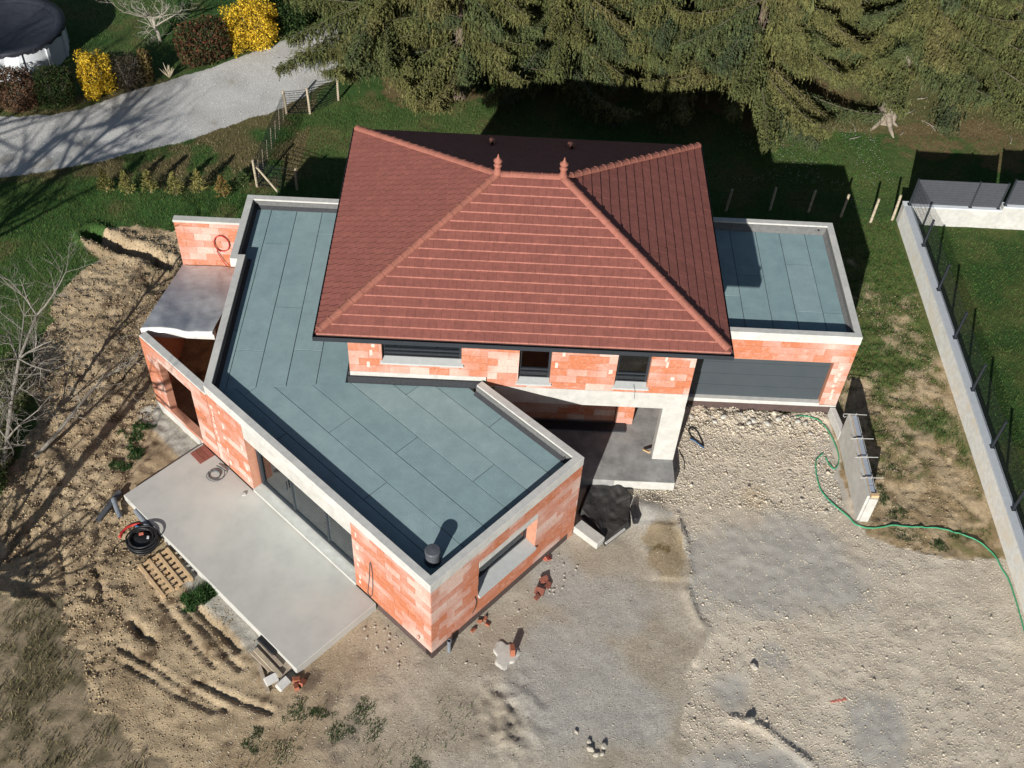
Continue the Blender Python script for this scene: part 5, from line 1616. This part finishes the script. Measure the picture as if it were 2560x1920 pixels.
# spruces
def spruce_mesh(seed, R_, H_, z0, dens):
    r = np.random.default_rng(seed)
    T, C_ = [], []
    wood = MB()
    z = z0
    pal_ = np.array([(.112, .110, .038), (.084, .094, .032), (.130, .116, .044), (.062, .080, .032), (.048, .066, .032)])
    while z < H_ - .4:
        f = (z - z0) / (H_ - z0)
        nb = 7 if f < .5 else 5
        hi = z > 6.0
        for b in range(nb):
            a = r.uniform(0, 2 * math.pi)
            zb = z + r.uniform(-.3, .3)
            L = max(.4, R_ * (1 - f) ** .75 * r.uniform(.70, 1.15))
            dx, dy = math.cos(a), math.sin(a)
            droop = r.uniform(.22, .46); curl = r.uniform(.08, .24)
            bend = r.uniform(-.25, .25)
            def axis_pt(t):
                o = bend * L * t ** 2
                return dx * L * t - dy * o, dy * L * t + dx * o, zb + L * (.12 * t - droop * t ** 1.7 + curl * t ** 4)
            t_ = np.linspace(0, 1, 8)
            wood.tube(list(zip(*axis_pt(t_))), list(.015 * (1 - .85 * t_) * (L / 3) + .003), 4, False)
            base = pal_[r.choice(5, p=[.34, .26, .18, .14, .08])]
            n = max(6, int(L * dens * (.22 if hi else 1.0)))
            t = r.uniform(.08, 1.0, n) ** .75
            wid = (.42 * np.sin(np.clip(t, 0, 1) * math.pi * .85 + .25) + .05) * min(1, L / 2.6)
            off = r.normal(size=n) * wid * .55
            X0, Y0, Z0 = axis_pt(t)
            Z0 = Z0 - np.abs(off) * .45
            px = X0 - dy * off + dx * np.abs(off) * .4; py_ = Y0 + dx * off + dy * np.abs(off) * .4
            ln = r.uniform(.22, .85, n) * (1 - .62 * t) * (1.4 if hi else 1) + .06
            bc = base * (1 - .3) + pal_[r.choice(5, n)] * .3
            bc = bc * r.uniform(.72, 1.25, (n, 1))
            K = 6 if not hi else 2
            p = np.stack([px, py_, Z0], 1)
            sway = r.normal(size=(n, 2)) * .10
            for k in range(K):
                q = p.copy(); q[:, 2] -= ln * k / K; q[:, :2] += sway * (ln * k / K)[:, None]
                q2 = q.copy(); q2[:, 2] -= ln / K * 1.8; q2[:, :2] += r.normal(size=(n, 2)) * .012
                ph = r.uniform(0, 2 * math.pi, n); w = r.uniform(.04, .08, n) * (1 - .11 * k) * (2.2 if hi else 1)
                q3 = q.copy(); q3[:, 0] += np.cos(ph) * w; q3[:, 1] += np.sin(ph) * w; q3[:, 2] -= ln / K * r.uniform(.4, 1.3, n)
                T.append(np.stack([q, q2, q3], 1)); C_.append(bc)
            # side sprays and tips
            m = max(4, int(n * .35))
            t = r.uniform(.2, 1.03, m)
            X0, Y0, Z0 = axis_pt(t)
            c = np.stack([X0, Y0, Z0 + .01], 1) + r.normal(size=(m, 3)) * np.array([.12, .12, .03])
            sg = r.choice([-1, 1], m) * r.uniform(.3, 1.1, m)
            ca, sa = np.cos(a + sg), np.sin(a + sg)
            l2 = r.uniform(.10, .24, m)
            tip = c + np.stack([ca * l2, sa * l2, r.uniform(-.10, .03, m)], 1)
            sd_ = np.stack([-sa * .024, ca * .024, np.zeros(m)], 1)
            T.append(np.stack([tip, c + sd_, c - sd_], 1)); C_.append(base * r.uniform(.9, 1.45, (m, 1)))
        z += .50 + .25 * f
    return tri_mesh('crown', np.concatenate(T), np.concatenate(C_)), wood.mesh('branches')
SPR = [spruce_mesh(60, 4.2, 11.5, 1.25, 115), spruce_mesh(61, 4.5, 12.5, 1.35, 115), spruce_mesh(62, 3.6, 10.5, 2.0, 115)]
for c_, b_ in SPR: c_.materials.append(MAT['needles']); b_.materials.append(MAT['bark_twig'])
def spruce(x, y, k, rz, label, rtr=.2, roots=False, sc=1.0, raise_=0.0):
    t = empty('spruce_tree', (x, y, gz(x, y)), rz, label, 'tree', None)
    t.scale = (sc, sc, sc)
    mb = MB(); mb.tube([(0, 0, -.2), (0, 0, .1), (0, 0, .6), (.03, 0, 4), (.02, 0, 8), (0, 0, 11)], [rtr * 1.7, rtr * 1.35, rtr, rtr * .75, rtr * .4, .03], 10)
    if roots:
        for a, L in ((-2.3, 1.0), (-1.45, 1.15), (-2.9, .8), (-.7, .6), (.6, .5), (2.2, .5)):
            a2 = a - rz
            mb.tube([(math.cos(a2) * .05, math.sin(a2) * .05, .55), (math.cos(a2) * rtr * 1.2, math.sin(a2) * rtr * 1.2, .25), (math.cos(a2) * L * .6, math.sin(a2) * L * .6, .06), (math.cos(a2) * L, math.sin(a2) * L, -.04)], [rtr * .55, rtr * .5, rtr * .32, .03], 7)
    mb.build('trunk', MAT['bark_root' if roots else 'bark'], t, smooth=True)
    o = bpy.data.objects.new('crown', SPR[k][0]); COL.objects.link(o); o.parent = t; o.location.z = raise_
    o = bpy.data.objects.new('branches', SPR[k][1]); COL.objects.link(o); o.parent = t; o.location.z = raise_
    return t
spruce(-9.5, 19.0, 0, .3, 'drooping spruce reaching over the bend of the gravel drive')
spruce(-6.7, 17.3, 2, 1.9, 'smaller spruce with a bare reddish trunk foot behind the house')
spruce(-3.0, 18.9, 1, 2.6, 'big drooping spruce behind the left roof finial')
spruce(1.3, 18.9, 0, 4.1, 'drooping spruce in the middle of the row behind the house')
spruce(4.1, 17.9, 1, 5.3, 'big spruce whose branches hang beside the sunlit lawn')
spruce(9.4, 17.2, 2, 0.4, 'spruce with a thick pale root flare behind the privacy fence', .27, True, 1.0, .8)
spruce(8.0, 20.6, 1, 1.2, 'spruce standing behind the root flare')
spruce(12.6, 18.9, 0, 2.2, 'spruce beyond the privacy fence')
spruce(-5.6, 23.2, 0, 5.0, 'spruce in the second row behind the house')
spruce(0.2, 23.5, 1, .9, 'spruce deep in the second row behind the middle spruces')
spruce(17.6, 21.0, 1, .2, 'spruce at the far end beyond the privacy fence')
# fallen twigs under the spruces on the right
rn = random.Random(9)
for i in range(16):
    x, y = rn.uniform(6, 15), rn.uniform(15.8, 20.5); a = rn.uniform(0, 3.14); L = rn.uniform(.3, .8)
    mb = MB(); z = gz(x, y)
    mb.tube([(0, 0, .03), (math.cos(a) * L * .5, math.sin(a) * L * .5, .06), (math.cos(a + .2) * L, math.sin(a + .2) * L, .03)], [.018, .015, .006], 5)
    o = mb.build('fallen_branch', MAT['bark_pale'], None); o.location = (x, y, z)
    tag(o, 'fallen pale branch in the needle litter under the right spruces', 'branch', 'fallen branches under the spruces')

# weeds by the terrace and on the earth
def blades(x, y, h, r, w=.012, lean=.45):
    n = len(x); z = height(x, y)
    a = r.uniform(0, 2 * math.pi, n); l = r.uniform(.1, 1, n) * lean * h
    b = r.uniform(0, 2 * math.pi, n)
    p = np.stack([x, y, z - .01], 1)
    s = np.stack([np.cos(b) * w, np.sin(b) * w, np.zeros(n)], 1)
    tip = p + np.stack([np.cos(a) * l, np.sin(a) * l, h], 1)
    return np.stack([p + s, p - s, tip], 1)
def weed(x, y, rad, n, h, seed, label, cols=((.03, .08, .02), (.045, .10, .028), (.065, .11, .038)), group=None):
    r = np.random.default_rng(seed)
    m = n * 5
    a = r.uniform(0, 6.28, m); q = rad * 1.7 * np.sqrt(r.random(m))
    px, py_ = x + np.cos(a) * q, y + np.sin(a) * q
    w = fbm(px, py_, .38, 3, 90 + seed) + .30 * (1 - q / rad)
    k = np.argsort(-w)[:int(n * 1.6)]
    px, py_, q, w = px[k], py_[k], q[k], w[k]
    n = len(px)
    hh = r.uniform(.35, 1, n) * h * np.clip(.45 + (w - w.min()) * 1.6, .3, 1.1)
    t = blades(px, py_, hh, r, .017, 1.1)
    t[:, :, 0] -= x; t[:, :, 1] -= y
    cols = np.array(cols)
    o = link('weed_clump', tri_mesh('weed_clump', t, cols[r.integers(0, len(cols), n)] * r.uniform(.7, 1.3, (n, 1))), MAT['blade'])
    o.location = (x, y, 0)
    return tag(o, label, 'plant', group)
weed(-12.12, -4.72, .34, 900, .32, 1, 'lush green weed clump between pallet and terrace')
for i, (x, y, q) in enumerate(((-14.72, .25, .34), (-14.55, -.35, .32), (-14.72, -.85, .30), (-14.5, .6, .3))):
    weed(x, y, q * .8, 420, .13, 10 + i, 'green weed clump in the line along the annex base', group='weeds along the annex')
for i, (x, y, q) in enumerate(((-9.05, -7.66, .32), (-8.7, -7.55, .2), (-7.75, -7.5, .35), (-9.3, -8.5, .40), (-9.9, -8.35, .25), (-7.6, -7.95, .35), (-8.2, -8.15, .3), (-6.15, -8.7, .25))):
    weed(x, y, q, 420, .07, 20 + i, 'patch of green weeds on the bare earth off the terrace corner', cols=((.045, .085, .025), (.06, .10, .03), (.09, .11, .045)), group='weeds on the bare earth')
for i, (x, y, q) in enumerate(((5.95, -1.2, .35), (6.3, -1.95, .4), (6.9, -2.2, .25), (5.75, -.7, .3), (6.1, .2, .3))):
    weed(x, y, q, 420, .07, 40 + i, 'patch of dark green weeds between formwork wall and boundary wall', cols=((.04, .075, .022), (.055, .09, .03), (.075, .09, .035)), group='weeds right of the formwork wall')

# grass over the lawns (one mass)
r = np.random.default_rng(77)
def scatter(n, x0, x1, y0, y1):
    return r.uniform(x0, x1, n), r.uniform(y0, y1, n)
X, Y = [], []
for n, b in ((70000, (-26, -12.5, 1.5, 14)), (60000, (-12.8, 9, 7.6, 17)), (50000, (9, 19, -4, 11)), (26000, (5, 8.5, -2, 11)), (13000, (-19, -11, -10, -4.6)), (40000, (-26, -12, 14, 28)), (26000, (4, 19, 12, 22)), (12000, (-22, -17, -2, 4)), (14000, (-12, -5, -10, -7))):
    a, b_ = scatter(n, *b); X.append(a); Y.append(b_)
X = np.concatenate(X); Y = np.concatenate(Y)
dr, gr, di = zones(X, Y)
n1 = fbm(X, Y, 1.1, 4, 61)
inside = pip([tuple(P1), tuple(P2), tuple(P3), (0, 0), (0, 2.2), (GX, 2.2), (GX, 7), (-12.4, 7), (-14.4, 5.7), (-14.4, 1.3)], X, Y) | ((np.abs(X - 8.73) < .2) & (Y < 11.3)) | ((X > 8.5) & (np.abs(Y - 11.14) < .2)) | (np.hypot(X + 23.8, Y - 18.7) < 2.05)
keep = ~(dr | gr) & ~inside
keep &= ~(di & (r.random(len(X)) > .12 * (n1 > .6)))
keep &= ~((Y < -4.5) & (X < -8) & (sstep(.40, .58, n1 * .5 + fbm(X, Y, .35, 3, 64) * .5) < r.random(len(X))))
strip = (X > 4.7) & (X < 8.7) & (Y < 11)
keep &= ~(strip & (sstep(.36, .56, n1 * .5 + fbm(X, Y, .3, 3, 62) * .28 + fbm(X, Y, 4.5, 3, 60) * .1 + .035 * (Y - 2.4)) < r.random(len(X))))
X, Y, n1 = X[keep], Y[keep], n1[keep]
dry = ((Y < -4.5) & (X < -8)) | ((Y > 16.3) & (X > 4)) | ((Y > 11.3) & (Y < 17) & (X < -12) & (n1 > .48))
cg = np.array([(.044, .105, .022), (.062, .128, .030), (.090, .122, .036), (.13, .13, .048)])
cd = np.array([(.19, .15, .08), (.13, .115, .05), (.24, .19, .11), (.08, .09, .03)])
col = np.where(dry[:, None], cd[r.integers(0, 4, len(X))], cg[r.choice(4, len(X), p=[.4, .32, .2, .08])]) * r.uniform(.75, 1.25, (len(X), 1))
go = link('grass', tri_mesh('grass', blades(X, Y, r.uniform(.03, .10, len(X)) * np.where((Y < -4.5) & (X < -8), 1.5, 1), r, .013, .9), col), MAT['blade'])
tag(go, 'short green grass of the lawns and verges', 'grass', kind='stuff')
# daisies
X, Y = scatter(500, 3.0, 9.0, 13.0, 16.5)
k = fbm(X, Y, 1.4, 2, 5) > .52
X, Y = X[k], Y[k]
mbz = height(X, Y) + .07
a = r.uniform(0, 6.28, len(X))
p = np.stack([X, Y, mbz], 1); s = .022
t = np.stack([p + np.stack([np.cos(a) * s, np.sin(a) * s, 0 * a], 1), p + np.stack([np.cos(a + 2.1) * s, np.sin(a + 2.1) * s, 0 * a], 1), p + np.stack([np.cos(a + 4.2) * s, np.sin(a + 4.2) * s, 0 * a], 1)], 1)
tag(link('daisies', tri_mesh('daisies', t, np.tile([[.55, .55, .5]], (len(X), 1))), MAT['blade']), 'tiny white daisies scattered in the sunlit lawn', 'flowers', kind='stuff')

# stones and clods (one mass each)
OCT = np.array([(1, 0, 0), (-1, 0, 0), (0, 1, 0), (0, -1, 0), (0, 0, 1), (0, 0, -1)], float)
OF = [(0, 2, 4), (2, 1, 4), (1, 3, 4), (3, 0, 4), (2, 0, 5), (1, 2, 5), (3, 1, 5), (0, 3, 5)]
def pebbles(name, X, Y, size, cols, label, m, sink=.3):
    n = len(X); z = height(X, Y)
    s = size[:, None] * r.uniform(.55, 1.25, (n, 3)); s[:, 2] *= .7
    v = OCT[None] * (1 + r.uniform(-.25, .25, (n, 6, 1)))
    a = r.uniform(0, 6.28, n); ca, sa = np.cos(a)[:, None], np.sin(a)[:, None]
    v = v * s[:, None, :]
    vx = v[:, :, 0] * ca - v[:, :, 1] * sa + X[:, None]; vy = v[:, :, 0] * sa + v[:, :, 1] * ca + Y[:, None]
    vz = v[:, :, 2] + (z + s[:, 2] * (1 - 2 * sink) * .5)[:, None]
    co_ = np.stack([vx, vy, vz], 2).reshape(-1, 3)
    fa = (np.array(OF)[None] + (np.arange(n) * 6)[:, None, None]).reshape(-1, 3)
    me = bpy.data.meshes.new(name)
    me.vertices.add(len(co_)); me.loops.add(fa.size); me.polygons.add(len(fa))
    me.vertices.foreach_set('co', co_.astype(np.float32).ravel())
    me.loops.foreach_set('vertex_index', fa.astype(np.int32).ravel())
    me.polygons.foreach_set('loop_start', np.arange(0, fa.size, 3, dtype=np.int32))
    c = np.array(cols)[r.integers(0, len(cols), n)] * r.uniform(.8, 1.2, (n, 1))
    put_col(me, np.repeat(c, 6, axis=0)); me.update(calc_edges=True)
    return tag(link(name, me, m), label, None, kind='stuff')
X, Y = scatter(76000, -1.6, 8.6, -9.6, 2.3)
_, gr, _ = zones(X, Y)
grey = (np.hypot((X - 2.6) / 2.35, (Y + 3.0) / 1.45) < 1) | (np.hypot((X - 4.3) / .62, (Y + 7.48) / .95) < 1) | (np.hypot((X - .96) / .5, (Y + 6.63) / .55) < 1) | (np.hypot((X - 1.0) / 1.5, (Y + 8.6) / .75) < 1)
rub = (Y > -1.3)
k = gr & ~(grey & (r.random(len(X)) > .22)) & ~((~rub) & (r.random(len(X)) > .75)) & ~((Y > -.6) & (X < .15)) & ~((X > 4.6) & (Y > -1.5))
X, Y, rub = X[k], Y[k], rub[k]
sz = r.uniform(.009, .024, len(X)) * np.where(rub, 1.35, 1) * np.where(Y > 1.3, 1.4, 1)
big = r.random(len(X)) < .012; sz = np.where(big, sz * 2, sz)
pebbles('gravel', X, Y, sz, [(.46, .40, .31), (.40, .34, .25), (.52, .46, .37), (.36, .31, .24), (.48, .43, .34)], 'pale crushed stone chips covering the yard', MAT['stone'])
X, Y = scatter(62000, -19, .4, -9.6, 8.8)
_, _, di = zones(X, Y)
ins = pip([tuple(P1), tuple(P2), tuple(P3), (0, 0), (0, 7), (-12.4, 7), (-12.4, 5.9), (-14.4, 5.9), (-14.4, 1.3), WP(8.93, 2.55)[:2], WP(1.9, 2.55)[:2], WP(1.9, 0)[:2]], X, Y)
k = di & ~ins & (r.random(len(X)) < np.where(X > -10, .40, 1.0))
X, Y = X[k], Y[k]
sz = r.uniform(.010, .026, len(X)) * np.where(X < -13.5, 1.5, 1)
left = X < -11
o = pebbles('clods', X[left], Y[left], sz[left], [(.33, .25, .15), (.27, .20, .118), (.36, .28, .17), (.21, .155, .09)], 'clods of tan earth', MAT['stone'])
o = pebbles('clods', X[~left], Y[~left], sz[~left] * .8, [(.38, .335, .26), (.33, .285, .215), (.42, .375, .30), (.29, .245, .18)], 'crumbs of pale earth and stone', MAT['stone'])

# separate stones one can pick out
rn = random.Random(12)
def rock(x, y, s, label, group=None, col='stone_pale', name='stone'):
    bm = bmesh.new()
    bmesh.ops.create_icosphere(bm, subdivisions=2, radius=1)
    for v in bm.verts:
        k = 1 + rn.uniform(-.18, .18)
        v.co = Vector((v.co.x * s * k * 1.1, v.co.y * s * k * .85, v.co.z * s * k * .6))
    me = bpy.data.meshes.new(name); bm.to_mesh(me); bm.free()
    o = link(name, me, MAT[col]); o.location = (x, y, gz(x, y) + s * .3); o.rotation_euler = (0, 0, rn.uniform(0, 6))
    return tag(o, label, 'stone', group)
rock(1.28, -7.35, .11, 'biggest round pale stone on the grey edge of the gravel yard')
rock(1.57, -5.95, .10, 'flat pale stone set in the gravel near the grey patches')
for x, y, s in ((-2.43, -8.17, .09), (-2.30, -8.30, .07), (-2.12, -8.09, .08), (-2.16, -8.28, .06), (-2.45, -8.0, .06), (-2.74, -7.78, .05)):
    rock(x, y, s, 'grey stone in the small cluster on the pale earth', 'stones in a cluster on the earth')
for x, y, s in ((4.09, -1.28, .07), (3.49, -.91, .06), (3.3, .05, .05), (2.5, -.4, .05), (4.2, -1.0, .05)):
    rock(x, y, s, 'loose pale stone on the gravel before the garage', 'loose stones before the garage')
for k in range(18):
    x, y = rn.uniform(.4, 4.5), rn.uniform(1.35, 2.05)
    rock(x, y, rn.uniform(.04, .09), 'pale rubble stone along the foot of the garage', 'rubble along the garage foot', 'mortar_dry')

for k in range(26):
    t_ = rn.uniform(.15, 1.8); w_ = rn.uniform(.12, .75)
    p = WP(t_, w_)
    rock(p[0], p[1], rn.uniform(.012, .038), 'pale rubble stone between terrace and wing corner', 'rubble at the wing corner', 'stone_pale')
for k in range(30):
    p = F_END.p(rn.uniform(.3, 4.6), rn.uniform(.15, .9), 0)
    rock(p[0], p[1], rn.uniform(.012, .034), 'pale rubble stone along the wing end wall', 'rubble along the wing end wall', 'stone_pale')
X, Y = scatter(22000, -25, -9.5, 10.5, 22.5)
dr, _, _ = zones(X, Y)
X, Y = X[dr], Y[dr]
pebbles('drive_gravel', X, Y, r.uniform(.010, .022, len(X)), [(.46, .45, .43), (.38, .37, .35), (.52, .51, .48), (.30, .29, .27)], 'loose gravel on the drive', MAT['stone'])

X, Y = scatter(9000, 5.0, 8.5, -2.4, 7.5)
_, gr, _ = zones(X, Y)
k = ~gr & (fbm(X, Y, 1.1, 4, 61) < .56) & ~((X < 5.2) & (Y > -1.6))
X, Y = X[k], Y[k]
pebbles('clods', X, Y, r.uniform(.008, .024, len(X)), [(.34, .265, .165), (.27, .205, .12), (.38, .31, .21), (.20, .15, .09)], 'crumbs of earth beside the garage', MAT['stone'])
